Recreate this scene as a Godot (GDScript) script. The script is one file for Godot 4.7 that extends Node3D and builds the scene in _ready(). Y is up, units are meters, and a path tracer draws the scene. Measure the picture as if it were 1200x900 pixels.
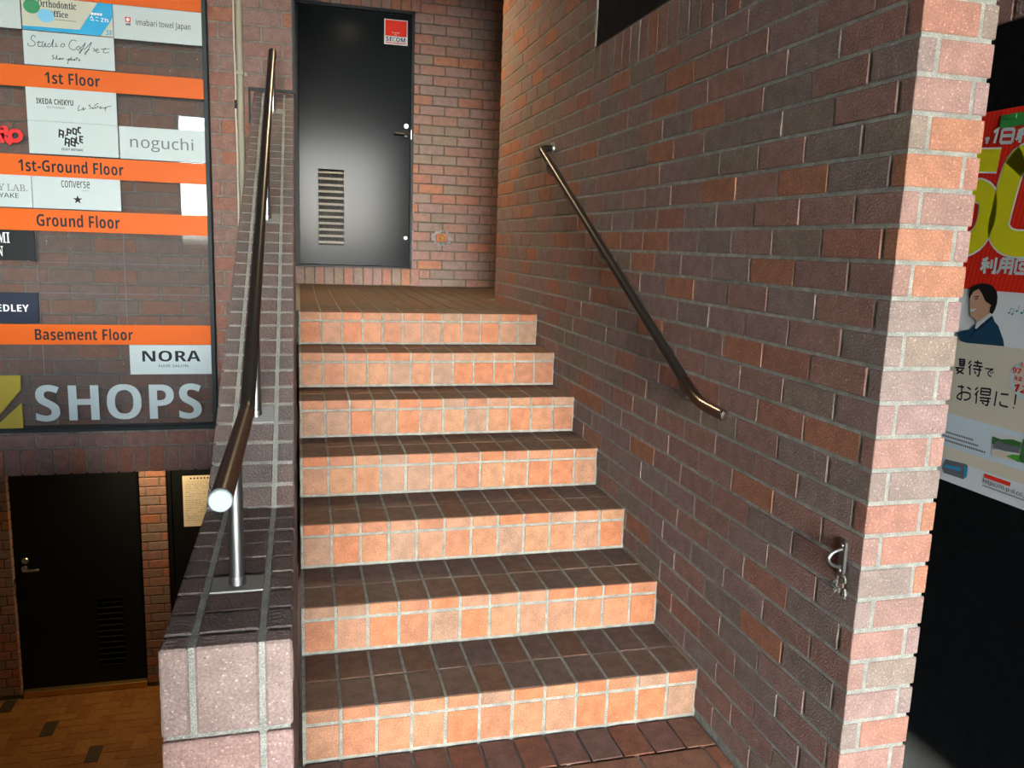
extends Node3D
# A brick entrance: tiled steps between a brick wall and a low brick parapet, doors behind, a shop directory on the left.

const COURSE := 0.075
const RISE := 0.1572
const GOING := 0.3218
const STAIR_W := 1.2
const WALL_X := 1.2
const PILLAR_Z := 2.61
const BACK_Z := -2.45
const SIGN_WALL_Z := -0.30
const SIGN_Z := -0.24
const CEILING_Y := 2.3
const STREET_Y := -1.1004
const BASEMENT_Y := -3.24
const COPING_Y := -0.2485
const COPING_KINK := 2.2227
const COPING_TILT := 0.47549
const GLASS_X := 1.6
const PORTICO_Y := 2.85
const PORTICO_Z := 15.0
const INK_BENEFIT := [
	[2.389, 0.1096, 2.41, 0.1115],
	[2.393, 0.1047, 2.409, 0.1061],
	[2.395, 0.0996, 2.41, 0.1007],
	[2.394, 0.0947, 2.409, 0.0958],
	[2.393, 0.1089, 2.394, 0.0947],
	[2.408, 0.1107, 2.409, 0.0958],
	[2.381, 0.0873, 2.411, 0.0901],
	[2.385, 0.0811, 2.393, 0.0873],
	[2.388, 0.0816, 2.41, 0.0761],
	[2.407, 0.0859, 2.388, 0.0731],
	[2.428, 0.1117, 2.421, 0.1023],
	[2.431, 0.1039, 2.423, 0.0932],
	[2.427, 0.0973, 2.43, 0.0759],
	[2.438, 0.1096, 2.462, 0.1102],
	[2.448, 0.1158, 2.449, 0.1019],
	[2.436, 0.1011, 2.465, 0.102],
	[2.437, 0.093, 2.463, 0.0936],
	[2.456, 0.1014, 2.457, 0.0797, 2.451, 0.0791],
	[2.442, 0.0878, 2.448, 0.0822],
	[2.397, 0.042, 2.417, 0.0431],
	[2.409, 0.0478, 2.413, 0.0135, 2.405, 0.0115, 2.399, 0.0144, 2.404, 0.0237, 2.419, 0.031, 2.437, 0.0304, 2.439, 0.0209, 2.431, 0.0145, 2.421, 0.0118],
	[2.427, 0.0454, 2.439, 0.0411],
	[2.459, 0.0506, 2.452, 0.0428],
	[2.462, 0.0429, 2.453, 0.0302],
	[2.458, 0.0352, 2.46, 0.0102],
	[2.469, 0.0501, 2.497, 0.0529],
	[2.469, 0.0501, 2.47, 0.0346],
	[2.497, 0.0529, 2.497, 0.0373],
	[2.47, 0.0427, 2.497, 0.0454],
	[2.47, 0.0351, 2.497, 0.0378],
	[2.468, 0.0269, 2.501, 0.0305],
	[2.47, 0.0202, 2.499, 0.0227],
	[2.493, 0.0301, 2.494, 0.0134, 2.486, 0.0129],
	[2.477, 0.0176, 2.483, 0.0133],
	[2.515, 0.0511, 2.514, 0.0151],
	[2.527, 0.0469, 2.549, 0.0493],
	[2.529, 0.029, 2.531, 0.0208, 2.552, 0.0204],
	[2.569, 0.0541, 2.569, 0.0291],
	[2.568, 0.0236, 2.567, 0.0204],
]
const INK_SMALL_KANA := [
	[2.472, 0.0992, 2.497, 0.1013],
	[2.496, 0.1011, 2.485, 0.0936, 2.484, 0.0864, 2.494, 0.0823],
	[2.49, 0.0928, 2.493, 0.09],
	[2.495, 0.0954, 2.498, 0.0927],
]
const INK_WHITE_USE := [
	[2.44, 0.3626, 2.424, 0.3567],
	[2.422, 0.3492, 2.446, 0.3514],
	[2.434, 0.36, 2.434, 0.3256],
	[2.432, 0.3462, 2.422, 0.3341],
	[2.436, 0.3464, 2.446, 0.34],
	[2.452, 0.3592, 2.452, 0.3378],
	[2.464, 0.3644, 2.463, 0.3288, 2.455, 0.3295],
	[2.48, 0.3607, 2.477, 0.3367, 2.47, 0.3271],
	[2.48, 0.3612, 2.512, 0.3632],
	[2.512, 0.3632, 2.51, 0.3295, 2.504, 0.3293],
	[2.478, 0.3514, 2.511, 0.3529],
	[2.478, 0.3411, 2.51, 0.3432],
	[2.495, 0.3616, 2.494, 0.3282],
	[2.522, 0.3604, 2.521, 0.33],
	[2.522, 0.3604, 2.557, 0.3627],
	[2.521, 0.33, 2.559, 0.3305],
	[2.557, 0.3627, 2.557, 0.3303],
	[2.533, 0.3519, 2.533, 0.3393],
	[2.533, 0.3519, 2.549, 0.3529],
	[2.533, 0.3393, 2.549, 0.3395],
	[2.549, 0.3529, 2.549, 0.3395],
]
const INK_WHITE_TOP := [
	[2.408, 0.6578, 2.42, 0.6636, 2.413, 0.6321],
	[2.433, 0.661, 2.431, 0.6312],
	[2.466, 0.6579, 2.464, 0.6287],
	[2.433, 0.661, 2.466, 0.6579],
	[2.432, 0.6467, 2.466, 0.6438],
	[2.431, 0.6312, 2.464, 0.6287],
	[2.493, 0.6557, 2.477, 0.6516],
	[2.475, 0.6452, 2.501, 0.6447],
	[2.488, 0.6513, 2.485, 0.6255],
	[2.483, 0.6418, 2.474, 0.6328],
	[2.512, 0.6534, 2.509, 0.6239],
	[2.393, 0.6459, 2.39, 0.6335],
	[2.385, 0.6447, 2.397, 0.6444],
]
const INK_FIVE := [
	[2.433, 0.5906, 2.345, 0.5983],
	[2.345, 0.5983, 2.336, 0.5221],
	[2.337, 0.5166, 2.382, 0.5241, 2.415, 0.5021, 2.418, 0.4484, 2.394, 0.4051, 2.337, 0.3823],
]
const INK_ZERO := [
	[2.477, 0.5663, 2.501, 0.5907, 2.545, 0.5956, 2.589, 0.5722, 2.595, 0.5331, 2.586, 0.4356, 2.554, 0.4006, 2.492, 0.4002, 2.459, 0.4265, 2.457, 0.4583, 2.477, 0.5663, 2.501, 0.5907],
]
const MAN_HAIR := [2.399, 0.2584, 2.396, 0.2723, 2.396, 0.2851, 2.402, 0.2926, 2.416, 0.2978, 2.434, 0.3021, 2.452, 0.3015, 2.466, 0.2964, 2.477, 0.2864, 2.482, 0.2732, 2.483, 0.2584, 2.48, 0.2433, 2.474, 0.2309, 2.465, 0.2333, 2.464, 0.2445, 2.467, 0.2522, 2.451, 0.2585, 2.446, 0.2631, 2.435, 0.2775, 2.424, 0.2881, 2.409, 0.2808, 2.403, 0.2702]
const MAN_FACE := [2.403, 0.2702, 2.409, 0.2821, 2.424, 0.2889, 2.436, 0.2775, 2.446, 0.2631, 2.452, 0.2573, 2.46, 0.2604, 2.47, 0.2599, 2.471, 0.25, 2.464, 0.2433, 2.465, 0.232, 2.451, 0.2232, 2.432, 0.2087, 2.424, 0.2156, 2.412, 0.2182, 2.407, 0.2243, 2.407, 0.232, 2.402, 0.2393, 2.403, 0.2432, 2.4, 0.2481, 2.402, 0.2547]
const MAN_SMILE := [2.405, 0.2375, 2.415, 0.2383, 2.424, 0.2411, 2.421, 0.2352, 2.413, 0.2312, 2.408, 0.2325]
const MAN_BROW := [2.412, 0.2678, 2.424, 0.2711, 2.429, 0.2694, 2.424, 0.2684, 2.413, 0.2658]
const MAN_EYE := [2.415, 0.2629, 2.423, 0.2655, 2.427, 0.2642, 2.422, 0.2626, 2.416, 0.2614]
const MAN_SHIRT := [2.43, 0.2059, 2.451, 0.2219, 2.468, 0.2311, 2.472, 0.2264, 2.45, 0.2079, 2.432, 0.1908, 2.428, 0.1929]
const MAN_SUIT := [2.375, 0.1754, 2.388, 0.182, 2.41, 0.1871, 2.429, 0.202, 2.428, 0.1929, 2.451, 0.2081, 2.471, 0.2281, 2.477, 0.2231, 2.483, 0.2138, 2.495, 0.2051, 2.505, 0.1888, 2.514, 0.175, 2.519, 0.1594, 2.407, 0.1538, 2.389, 0.1559]
const MAN_LAPEL := [2.428, 0.1929, 2.451, 0.2081, 2.471, 0.2276, 2.476, 0.2205, 2.449, 0.1952, 2.426, 0.1798, 2.41, 0.1585, 2.422, 0.1833]
const GADGET := [2.388, -0.1495, 2.455, -0.1447, 2.461, -0.1489, 2.461, -0.1606, 2.462, -0.1747, 2.452, -0.1843, 2.387, -0.1863, 2.379, -0.1748]
const GADGET_BAND := [2.387, -0.1635, 2.441, -0.1589, 2.441, -0.1677, 2.387, -0.1709]
const GADGET_CAP := [2.45, -0.1518, 2.461, -0.1503, 2.462, -0.1604, 2.462, -0.1747, 2.453, -0.1804]
const PHOTO_SKY := [2.52, -0.0478, 2.601, -0.0435, 2.603, -0.1005, 2.526, -0.1038]
const PHOTO_TREES := [2.521, -0.0575, 2.547, -0.0587, 2.578, -0.0512, 2.602, -0.0528, 2.602, -0.0689, 2.559, -0.0744, 2.523, -0.0751]
const PHOTO_HOUSE := [2.529, -0.0709, 2.541, -0.0624, 2.555, -0.0672, 2.6, -0.064, 2.601, -0.0786, 2.561, -0.0836, 2.531, -0.0843]
const PHOTO_PATH := [2.524, -0.089, 2.558, -0.0858, 2.577, -0.0875, 2.59, -0.0991, 2.526, -0.1038]
const PHOTO_GRASS := [2.567, -0.0943, 2.583, -0.0859, 2.602, -0.0825, 2.603, -0.0997]
const INK_SCRIPT := [
	[-1.141, 1.205, -1.148, 1.213, -1.157, 1.209, -1.16, 1.196, -1.152, 1.188, -1.145, 1.182, -1.149, 1.17, -1.165, 1.165, -1.175, 1.17, -1.173, 1.179],
	[-1.128, 1.192, -1.134, 1.174, -1.13, 1.166, -1.12, 1.17],
	[-1.138, 1.184, -1.109, 1.189],
	[-1.114, 1.185, -1.118, 1.171, -1.111, 1.167, -1.103, 1.185, -1.104, 1.17, -1.097, 1.17],
	[-1.083, 1.184, -1.093, 1.179, -1.093, 1.169, -1.081, 1.174, -1.069, 1.203, -1.075, 1.173, -1.068, 1.171],
	[-1.058, 1.188, -1.062, 1.173, -1.051, 1.176],
	[-1.032, 1.188, -1.041, 1.18, -1.037, 1.173, -1.027, 1.177, -1.025, 1.186, -1.033, 1.189],
	[-0.9746, 1.203, -0.9858, 1.208, -0.9986, 1.201, -1.006, 1.185, -1.003, 1.171, -0.9898, 1.165, -0.9781, 1.169],
	[-0.9659, 1.183, -0.9761, 1.175, -0.9721, 1.166, -0.963, 1.171, -0.9616, 1.18, -0.9668, 1.183],
	[-0.9602, 1.173, -0.9423, 1.193, -0.9384, 1.2, -0.9426, 1.187, -0.9621, 1.153, -0.9626, 1.161, -0.95, 1.173],
	[-0.9459, 1.168, -0.92, 1.195, -0.9124, 1.204, -0.9166, 1.192, -0.9392, 1.15, -0.9396, 1.159, -0.9211, 1.173],
	[-0.9083, 1.179, -0.8996, 1.175, -0.9063, 1.165],
	[-0.899, 1.168, -0.8844, 1.173, -0.8886, 1.179, -0.8972, 1.169, -0.8894, 1.162, -0.8789, 1.166],
	[-0.8532, 1.187, -0.864, 1.168, -0.8566, 1.163, -0.8397, 1.168],
	[-0.8739, 1.178, -0.8354, 1.184],
	[-1.071, 1.136, -1.078, 1.13, -1.07, 1.123, -1.08, 1.116],
	[-1.065, 1.117, -1.058, 1.135, -1.061, 1.121, -1.054, 1.118],
	[-1.049, 1.123, -1.053, 1.118, -1.047, 1.119, -1.045, 1.124, -1.049, 1.124],
	[-1.042, 1.124, -1.041, 1.119, -1.036, 1.124, -1.035, 1.12, -1.03, 1.125],
	[-1.01, 1.126, -1.016, 1.101],
	[-1.021, 1.118, -1.004, 1.125, -1.01, 1.117],
	[-0.9994, 1.135, -1.002, 1.118, -0.9947, 1.124, -0.9932, 1.118],
	[-0.9857, 1.126, -0.9896, 1.12, -0.9843, 1.12, -0.9857, 1.126],
	[-0.9755, 1.135, -0.9789, 1.12],
	[-0.9821, 1.128, -0.9713, 1.13],
	[-0.9662, 1.127, -0.97, 1.121, -0.9647, 1.12, -0.9662, 1.127],
]
const INK_SIGNATURE := [
	[-0.9762, 0.9242, -0.9813, 0.9116, -0.9819, 0.8992, -0.9682, 0.9049],
	[-0.968, 0.9078, -0.9588, 0.9132, -0.9638, 0.9024, -0.9499, 0.911],
	[-0.9288, 0.9287, -0.937, 0.9252, -0.9284, 0.9173, -0.9352, 0.9083],
	[-0.926, 0.9118, -0.9194, 0.918, -0.9206, 0.9112, -0.9104, 0.9158],
	[-0.8945, 0.936, -0.906, 0.9323, -0.912, 0.9214, -0.9069, 0.9141, -0.8982, 0.9243, -0.9042, 0.9238],
	[-0.8968, 0.9168, -0.8861, 0.9233, -0.8888, 0.9135, -0.8785, 0.92, -0.8728, 0.9156, -0.8656, 0.9228, -0.8688, 0.9045],
	[-0.8683, 0.915, -0.8555, 0.9255, -0.8417, 0.9284],
]
const INK_RED_NAME := [
	[-1.304, 0.8014, -1.307, 0.7346],
	[-1.309, 0.7992, -1.29, 0.8014, -1.285, 0.7891, -1.291, 0.7747, -1.307, 0.7666],
	[-1.301, 0.767, -1.27, 0.7304],
	[-1.248, 0.7939, -1.236, 0.7891, -1.227, 0.7741, -1.232, 0.7573, -1.245, 0.747, -1.26, 0.7461, -1.271, 0.7557, -1.273, 0.7711, -1.264, 0.7872, -1.248, 0.7939],
]
const INK_BLOCKS := [
	[-1.069, 0.7735, -1.066, 0.807, -1.05, 0.8013, -1.054, 0.7716],
	[-1.067, 0.7893, -1.052, 0.785],
	[-1.045, 0.7845, -1.04, 0.7829],
	[-1.035, 0.7823, -1.032, 0.814, -1.018, 0.8082, -1.021, 0.7947, -1.033, 0.7977],
	[-1.009, 0.8184, -0.9949, 0.8136, -0.997, 0.7905, -1.01, 0.7954, -1.009, 0.8184],
	[-0.9747, 0.8226, -0.9863, 0.8227, -0.9874, 0.8017, -0.9769, 0.7966],
	[-1.046, 0.7381, -1.042, 0.7723, -1.027, 0.7656, -1.031, 0.7328],
	[-1.044, 0.754, -1.029, 0.7492],
	[-1.018, 0.7748, -1.003, 0.7691, -1.005, 0.7382, -1.02, 0.744, -1.018, 0.7748],
	[-1.019, 0.7584, -1.004, 0.7536],
	[-0.9966, 0.781, -0.9989, 0.7549, -0.9866, 0.749],
	[-0.9677, 0.7828, -0.9812, 0.7829, -0.9823, 0.7608, -0.97, 0.7538],
	[-0.9818, 0.7714, -0.9711, 0.7682],
]

var M := {}
var mesh_cache := {}
var counters := {}
var rng := RandomNumberGenerator.new()
var cam: Camera3D

func _ready() -> void:
	rng.seed = 4711
	make_camera_and_light()
	make_materials()
	build_setting()
	build_walls()
	build_stairs()
	build_parapet()
	build_basement()
	build_doors()
	build_sign()
	build_rails()
	build_small_things()
	build_poster()

# ---------------------------------------------------------------- camera, sky, light, exposure
func make_camera_and_light() -> void:
	cam = Camera3D.new()
	cam.name = "camera"
	add_child(cam)
	cam.position = Vector3(-0.0011, 0.3566, 4.0586)
	cam.rotation = Vector3(-0.1707, -0.2596, 0.0343)
	cam.fov = 50.724
	cam.near = 0.02
	cam.far = 300.0
	cam.current = true
	var sky_mat := ProceduralSkyMaterial.new()
	sky_mat.sky_top_color = Color(0.50, 0.58, 0.70)
	sky_mat.sky_horizon_color = Color(1.0, 0.98, 0.93)
	sky_mat.sky_curve = 0.12
	sky_mat.ground_bottom_color = Color(0.35, 0.34, 0.33)
	sky_mat.ground_horizon_color = Color(0.6, 0.6, 0.6)
	sky_mat.sky_energy_multiplier = 30.0
	sky_mat.ground_energy_multiplier = 1.0
	var sky := Sky.new()
	sky.sky_material = sky_mat
	var env := Environment.new()
	env.background_mode = Environment.BG_SKY
	env.sky = sky
	env.tonemap_mode = Environment.TONE_MAPPER_LINEAR
	env.tonemap_exposure = 0.0405
	env.sdfgi_enabled = true
	env.ssao_enabled = true
	env.ssil_enabled = true
	var we := WorldEnvironment.new()
	we.name = "world_environment"
	we.environment = env
	add_child(we)

# ---------------------------------------------------------------- helpers
func lin(r: float, g: float, b: float) -> Color:
	return Color(r, g, b).linear_to_srgb()

func tag(o: Node3D, label: String, category: String, group := "", kind := "") -> void:
	o.set_meta("label", label)
	o.set_meta("category", category)
	if group != "":
		o.set_meta("group", group)
	if kind != "":
		o.set_meta("kind", kind)

func unique_name(parent: Node, called: String) -> String:
	var key := str(parent.get_instance_id()) + called
	var n: int = counters.get(key, 0)
	counters[key] = n + 1
	return called if n == 0 else "%s_%03d" % [called, n]

func thing(called: String, at: Vector3, label: String, category: String, group := "", kind := "") -> Node3D:
	var o := Node3D.new()
	o.name = unique_name(self, called)
	add_child(o)
	o.position = at
	tag(o, label, category, group, kind)
	return o

func put(parent: Node3D, called: String, mesh: Mesh, m: Material, xf := Transform3D.IDENTITY) -> MeshInstance3D:
	var o := MeshInstance3D.new()
	o.name = unique_name(parent, called)
	o.mesh = mesh
	if m:
		o.material_override = m
	parent.add_child(o)
	o.global_transform = xf
	return o

func at(p: Vector3, rx := 0.0) -> Transform3D:
	return Transform3D(Basis(Vector3.RIGHT, rx), p)

func tri(st: SurfaceTool, a: Vector3, b: Vector3, c: Vector3, out: Vector3) -> void:
	st.set_normal(out)
	if (b - a).cross(c - a).dot(out) > 0.0:
		st.add_vertex(a); st.set_normal(out); st.add_vertex(c); st.set_normal(out); st.add_vertex(b)
	else:
		st.add_vertex(a); st.set_normal(out); st.add_vertex(b); st.set_normal(out); st.add_vertex(c)

func quad(st: SurfaceTool, a: Vector3, b: Vector3, c: Vector3, d: Vector3, out: Vector3) -> void:
	tri(st, a, b, c, out)
	tri(st, a, c, d, out)

func add_block(st: SurfaceTool, center: Vector3, size: Vector3, ch: float, turn := Basis.IDENTITY) -> void:
	# a box with chamfered edges: 44 triangles
	var h := size * 0.5
	var k := [Vector3.RIGHT, Vector3.UP, Vector3.BACK]
	var hh := [h.x, h.y, h.z]
	for ax in 3:
		var u: Vector3 = k[(ax + 1) % 3]
		var v: Vector3 = k[(ax + 2) % 3]
		var hu: float = hh[(ax + 1) % 3] - ch
		var hv: float = hh[(ax + 2) % 3] - ch
		for s: float in [-1.0, 1.0]:
			var n: Vector3 = k[ax] * s
			var c0: Vector3 = n * hh[ax]
			quad(st, center + turn * (c0 + u * hu + v * hv), center + turn * (c0 - u * hu + v * hv), center + turn * (c0 - u * hu - v * hv), center + turn * (c0 + u * hu - v * hv), turn * n)
		if ch > 0.0:
			# the four edges that run along axis ax
			var ha: float = hh[ax] - ch
			var fu: float = hh[(ax + 1) % 3]
			var fv: float = hh[(ax + 2) % 3]
			for su: float in [-1.0, 1.0]:
				for sv: float in [-1.0, 1.0]:
					var n2: Vector3 = (u * su + v * sv).normalized()
					var p := u * su * fu + v * sv * (fv - ch)
					var q := u * su * (fu - ch) + v * sv * fv
					quad(st, center + turn * (p + k[ax] * ha), center + turn * (p - k[ax] * ha), center + turn * (q - k[ax] * ha), center + turn * (q + k[ax] * ha), turn * n2)
	if ch > 0.0:
		for sx: float in [-1.0, 1.0]:
			for sy: float in [-1.0, 1.0]:
				for sz: float in [-1.0, 1.0]:
					var s3 := Vector3(sx, sy, sz)
					tri(st, center + turn * (s3 * Vector3(h.x, h.y - ch, h.z - ch)), center + turn * (s3 * Vector3(h.x - ch, h.y, h.z - ch)), center + turn * (s3 * Vector3(h.x - ch, h.y - ch, h.z)), turn * s3.normalized())

func new_st() -> SurfaceTool:
	var st := SurfaceTool.new()
	st.begin(Mesh.PRIMITIVE_TRIANGLES)
	return st

func block_mesh(size: Vector3, ch := 0.002) -> ArrayMesh:
	var key := "%.4f %.4f %.4f %.4f" % [size.x, size.y, size.z, ch]
	if not mesh_cache.has(key):
		var st := new_st()
		add_block(st, Vector3.ZERO, size, ch)
		mesh_cache[key] = st.commit()
	return mesh_cache[key]

func block(parent: Node3D, called: String, lo: Vector3, hi: Vector3, m: Material, ch := 0.002) -> MeshInstance3D:
	return put(parent, called, block_mesh(hi - lo, ch), m, at((lo + hi) * 0.5))

func boxes(list: Array, ch := 0.0) -> ArrayMesh:
	# several boxes, each [lo, hi], as one mesh
	var st := new_st()
	for b: Array in list:
		var lo: Vector3 = b[0]
		var hi: Vector3 = b[1]
		add_block(st, (lo + hi) * 0.5, hi - lo, ch)
	return st.commit()

func add_tube(st: SurfaceTool, pts: Array, r: float, sides := 16, caps := true) -> void:
	var rings := []
	var up := Vector3.ZERO
	for i in pts.size():
		var t: Vector3
		if i == 0:
			t = (pts[1] - pts[0]).normalized()
		elif i == pts.size() - 1:
			t = (pts[i] - pts[i - 1]).normalized()
		else:
			t = ((pts[i] - pts[i - 1]).normalized() + (pts[i + 1] - pts[i]).normalized()).normalized()
		if i == 0:
			up = t.cross(Vector3.RIGHT if absf(t.x) < 0.9 else Vector3.UP).normalized()
		else:
			up = (up - t * up.dot(t)).normalized()
		var side := t.cross(up)
		var ring := []
		for j in sides:
			var a := TAU * j / sides
			ring.append(up * cos(a) + side * sin(a))
		rings.append(ring)
	for i in pts.size() - 1:
		for j in sides:
			var j2 := (j + 1) % sides
			var n := [rings[i][j], rings[i][j2], rings[i + 1][j2], rings[i + 1][j]]
			var p := [pts[i] + n[0] * r, pts[i] + n[1] * r, pts[i + 1] + n[2] * r, pts[i + 1] + n[3] * r]
			var order := [0, 1, 2, 0, 2, 3]
			if (p[1] - p[0]).cross(p[2] - p[0]).dot(n[0]) > 0.0:
				order = [0, 2, 1, 0, 3, 2]
			for q: int in order:
				st.set_normal(n[q])
				st.add_vertex(p[q])
	if caps:
		for e: int in [0, pts.size() - 1]:
			var out: Vector3 = (pts[0] - pts[1]).normalized() if e == 0 else (pts[e] - pts[e - 1]).normalized()
			for j in sides:
				tri(st, pts[e], pts[e] + rings[e][j] * r, pts[e] + rings[e][(j + 1) % sides] * r, out)

func tube(pts: Array, r: float, sides := 16) -> ArrayMesh:
	var st := new_st()
	add_tube(st, pts, r, sides)
	return st.commit()

func bend(a: Vector3, corner: Vector3, b: Vector3, r: float, n := 8) -> Array:
	# points of a rounded corner
	var p := corner + (a - corner).normalized() * r
	var q := corner + (b - corner).normalized() * r
	var out := []
	for i in n + 1:
		var t := float(i) / n
		out.append(p.lerp(corner, t).lerp(corner.lerp(q, t), t))
	return out

func cyl(parent: Node3D, called: String, from: Vector3, to: Vector3, r: float, m: Material, sides := 20) -> MeshInstance3D:
	return put(parent, called, tube([from, to], r, sides), m)

func lathe(profile: Array, origin: Vector3, axis: Vector3, sides := 20) -> ArrayMesh:
	# profile: Vector2(radius, distance along the axis)
	var st := new_st()
	var up := axis.cross(Vector3.RIGHT if absf(axis.x) < 0.9 else Vector3.UP).normalized()
	var side := axis.cross(up)
	st.set_smooth_group(0)
	for i in profile.size() - 1:
		var p0: Vector2 = profile[i]
		var p1: Vector2 = profile[i + 1]
		var d := (p1 - p0).normalized()
		for j in sides:
			var q := []
			var nn := []
			for e: Array in [[p0, j], [p0, j + 1], [p1, j + 1], [p1, j]]:
				var a: float = TAU * e[1] / sides
				var rad := up * cos(a) + side * sin(a)
				q.append(origin + rad * e[0].x + axis * e[0].y)
				nn.append((rad * d.y - axis * d.x).normalized())
			var order := [0, 1, 2, 0, 2, 3]
			var cr: Vector3 = (q[1] - q[0]).cross(q[2] - q[0]) + (q[2] - q[0]).cross(q[3] - q[0])
			if cr.dot(nn[0]) > 0.0:
				order = [0, 2, 1, 0, 3, 2]
			for k: int in order:
				st.set_normal(nn[k])
				st.add_vertex(q[k])
	return st.commit()

# flat print: polygons and strokes in a plane (u, v), on a frame whose z axis is the face's normal
func pairs(a: Array) -> PackedVector2Array:
	var out := PackedVector2Array()
	for i in range(0, a.size(), 2):
		out.append(Vector2(a[i], a[i + 1]))
	return out

func lift(frame: Transform3D, layer: float) -> Transform3D:
	return Transform3D(frame.basis, frame.origin + frame.basis.z * 0.0004 * layer)

func flat_polygons(polys: Array) -> ArrayMesh:
	var st := new_st()
	for p: PackedVector2Array in polys:
		var ids := Geometry2D.triangulate_polygon(p)
		for i in range(0, ids.size(), 3):
			var a := p[ids[i]]
			var b := p[ids[i + 1]]
			var c := p[ids[i + 2]]
			tri(st, Vector3(a.x, a.y, 0), Vector3(b.x, b.y, 0), Vector3(c.x, c.y, 0), Vector3.BACK)
	return st.commit()

func rect(u0: float, v0: float, u1: float, v1: float) -> PackedVector2Array:
	return PackedVector2Array([Vector2(u0, v0), Vector2(u1, v0), Vector2(u1, v1), Vector2(u0, v1)])

func ellipse(c: Vector2, ru: float, rv: float, n := 28) -> PackedVector2Array:
	var out := PackedVector2Array()
	for i in n:
		out.append(c + Vector2(ru * cos(TAU * i / n), rv * sin(TAU * i / n)))
	return out

func print_poly(parent: Node3D, called: String, polys: Array, frame: Transform3D, layer: float, m: Material) -> MeshInstance3D:
	return put(parent, called, flat_polygons(polys), m, lift(frame, layer))

func smooth(p: PackedVector2Array, n: int) -> PackedVector2Array:
	if n <= 1 or p.size() < 3:
		return p
	var out := PackedVector2Array()
	for i in p.size() - 1:
		var a := p[maxi(i - 1, 0)]
		var d := p[mini(i + 2, p.size() - 1)]
		for k in n:
			out.append(p[i].cubic_interpolate(p[i + 1], a, d, float(k) / n))
	out.append(p[p.size() - 1])
	return out

func print_strokes(parent: Node3D, called: String, strokes: Array, width: float, frame: Transform3D, layer: float, m: Material, soft := 1) -> MeshInstance3D:
	var st := new_st()
	for s: Array in strokes:
		var p := smooth(pairs(s), soft)
		var left := []
		var right := []
		for i in p.size():
			var d0 := (p[i] - p[maxi(i - 1, 0)]).normalized()
			var d1 := (p[mini(i + 1, p.size() - 1)] - p[i]).normalized()
			if i == 0: d0 = d1
			if i == p.size() - 1: d1 = d0
			var d := (d0 + d1).normalized()
			var n := Vector2(-d.y, d.x)
			var mit := clampf(1.0 / maxf(0.4, d.dot(d1)), 1.0, 1.8)
			left.append(p[i] + n * width * 0.5 * mit)
			right.append(p[i] - n * width * 0.5 * mit)
		for i in p.size() - 1:
			quad(st, v3(left[i]), v3(right[i]), v3(right[i + 1]), v3(left[i + 1]), Vector3.BACK)
	return put(parent, called, st.commit(), m, lift(frame, layer))

func v3(p: Vector2) -> Vector3:
	return Vector3(p.x, p.y, 0)

func print_text(parent: Node3D, called: String, text: String, u0: float, u1: float, v0: float, v1: float, frame: Transform3D, layer: float, m: Material, style := "sans", slant := 0.0) -> MeshInstance3D:
	# lettering stretched to fill the box (u0, v0)-(u1, v1)
	var f := SystemFont.new()
	f.font_names = PackedStringArray(["Droid Serif" if style.begins_with("serif") else "Droid Sans"])
	f.font_weight = 700 if style.ends_with("bold") else 400
	var t := TextMesh.new()
	t.text = text
	t.font = f
	t.font_size = 64
	t.pixel_size = 0.01
	t.depth = 0.004
	t.curve_step = 1.0
	t.horizontal_alignment = HORIZONTAL_ALIGNMENT_LEFT
	var bb := t.get_aabb()
	var sx := (u1 - u0) / maxf(bb.size.x, 0.001)
	var sy := (v1 - v0) / maxf(bb.size.y, 0.001)
	var b := Basis(Vector3(sx, 0, 0), Vector3(slant * sy, sy, 0), Vector3(0, 0, 0.05))
	var o := Vector3(u0 - bb.position.x * sx, v0 - bb.position.y * sy, 0)
	return put(parent, called, t, m, lift(frame, layer) * Transform3D(b, o))

# ---------------------------------------------------------------- materials
func noise_image(size: int, freq: float, seed_: int, octaves := 3) -> Image:
	var n := FastNoiseLite.new()
	n.seed = seed_
	n.noise_type = FastNoiseLite.TYPE_SIMPLEX
	n.frequency = freq
	n.fractal_octaves = octaves
	return n.get_seamless_image(size, size)

func grain_texture(size: int, low: float, high: float, speck: int, pit: int, seed_: int) -> ImageTexture:
	# fired clay: mottled, with pale grit and dark pits
	var a := noise_image(size, 0.012, seed_)
	var b := noise_image(size, 0.12, seed_ + 1)
	var img := Image.create(size, size, false, Image.FORMAT_RGB8)
	for y in size:
		for x in size:
			var t := 0.4 * a.get_pixel(x, y).r + 0.6 * b.get_pixel(x, y).r
			var v := lerpf(low, high, clampf((t - 0.5) * 1.7 + 0.5, 0, 1))
			img.set_pixel(x, y, Color(v, v, v))
	var r := RandomNumberGenerator.new()
	r.seed = seed_
	for i in speck + pit:
		var cx := r.randi_range(0, size - 1)
		var cy := r.randi_range(0, size - 1)
		var w := r.randi_range(2, 4) if i < speck else r.randi_range(1, 2)
		var hgt := r.randi_range(1, 3) if i < speck else 1
		var v2 := r.randf_range(0.86, 1.0) if i < speck else r.randf_range(0.3, 0.45)
		for yy in hgt:
			for xx in w:
				img.set_pixel((cx + xx) % size, (cy + yy) % size, Color(v2, v2, v2))
	img.generate_mipmaps()
	return ImageTexture.create_from_image(img)

func bump_texture(size: int, freq: float, seed_: int, strength: float) -> ImageTexture:
	var img := noise_image(size, freq, seed_, 4)
	img.convert(Image.FORMAT_RGBA8)
	img.bump_map_to_normal_map(strength)
	return ImageTexture.create_from_image(img)

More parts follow.
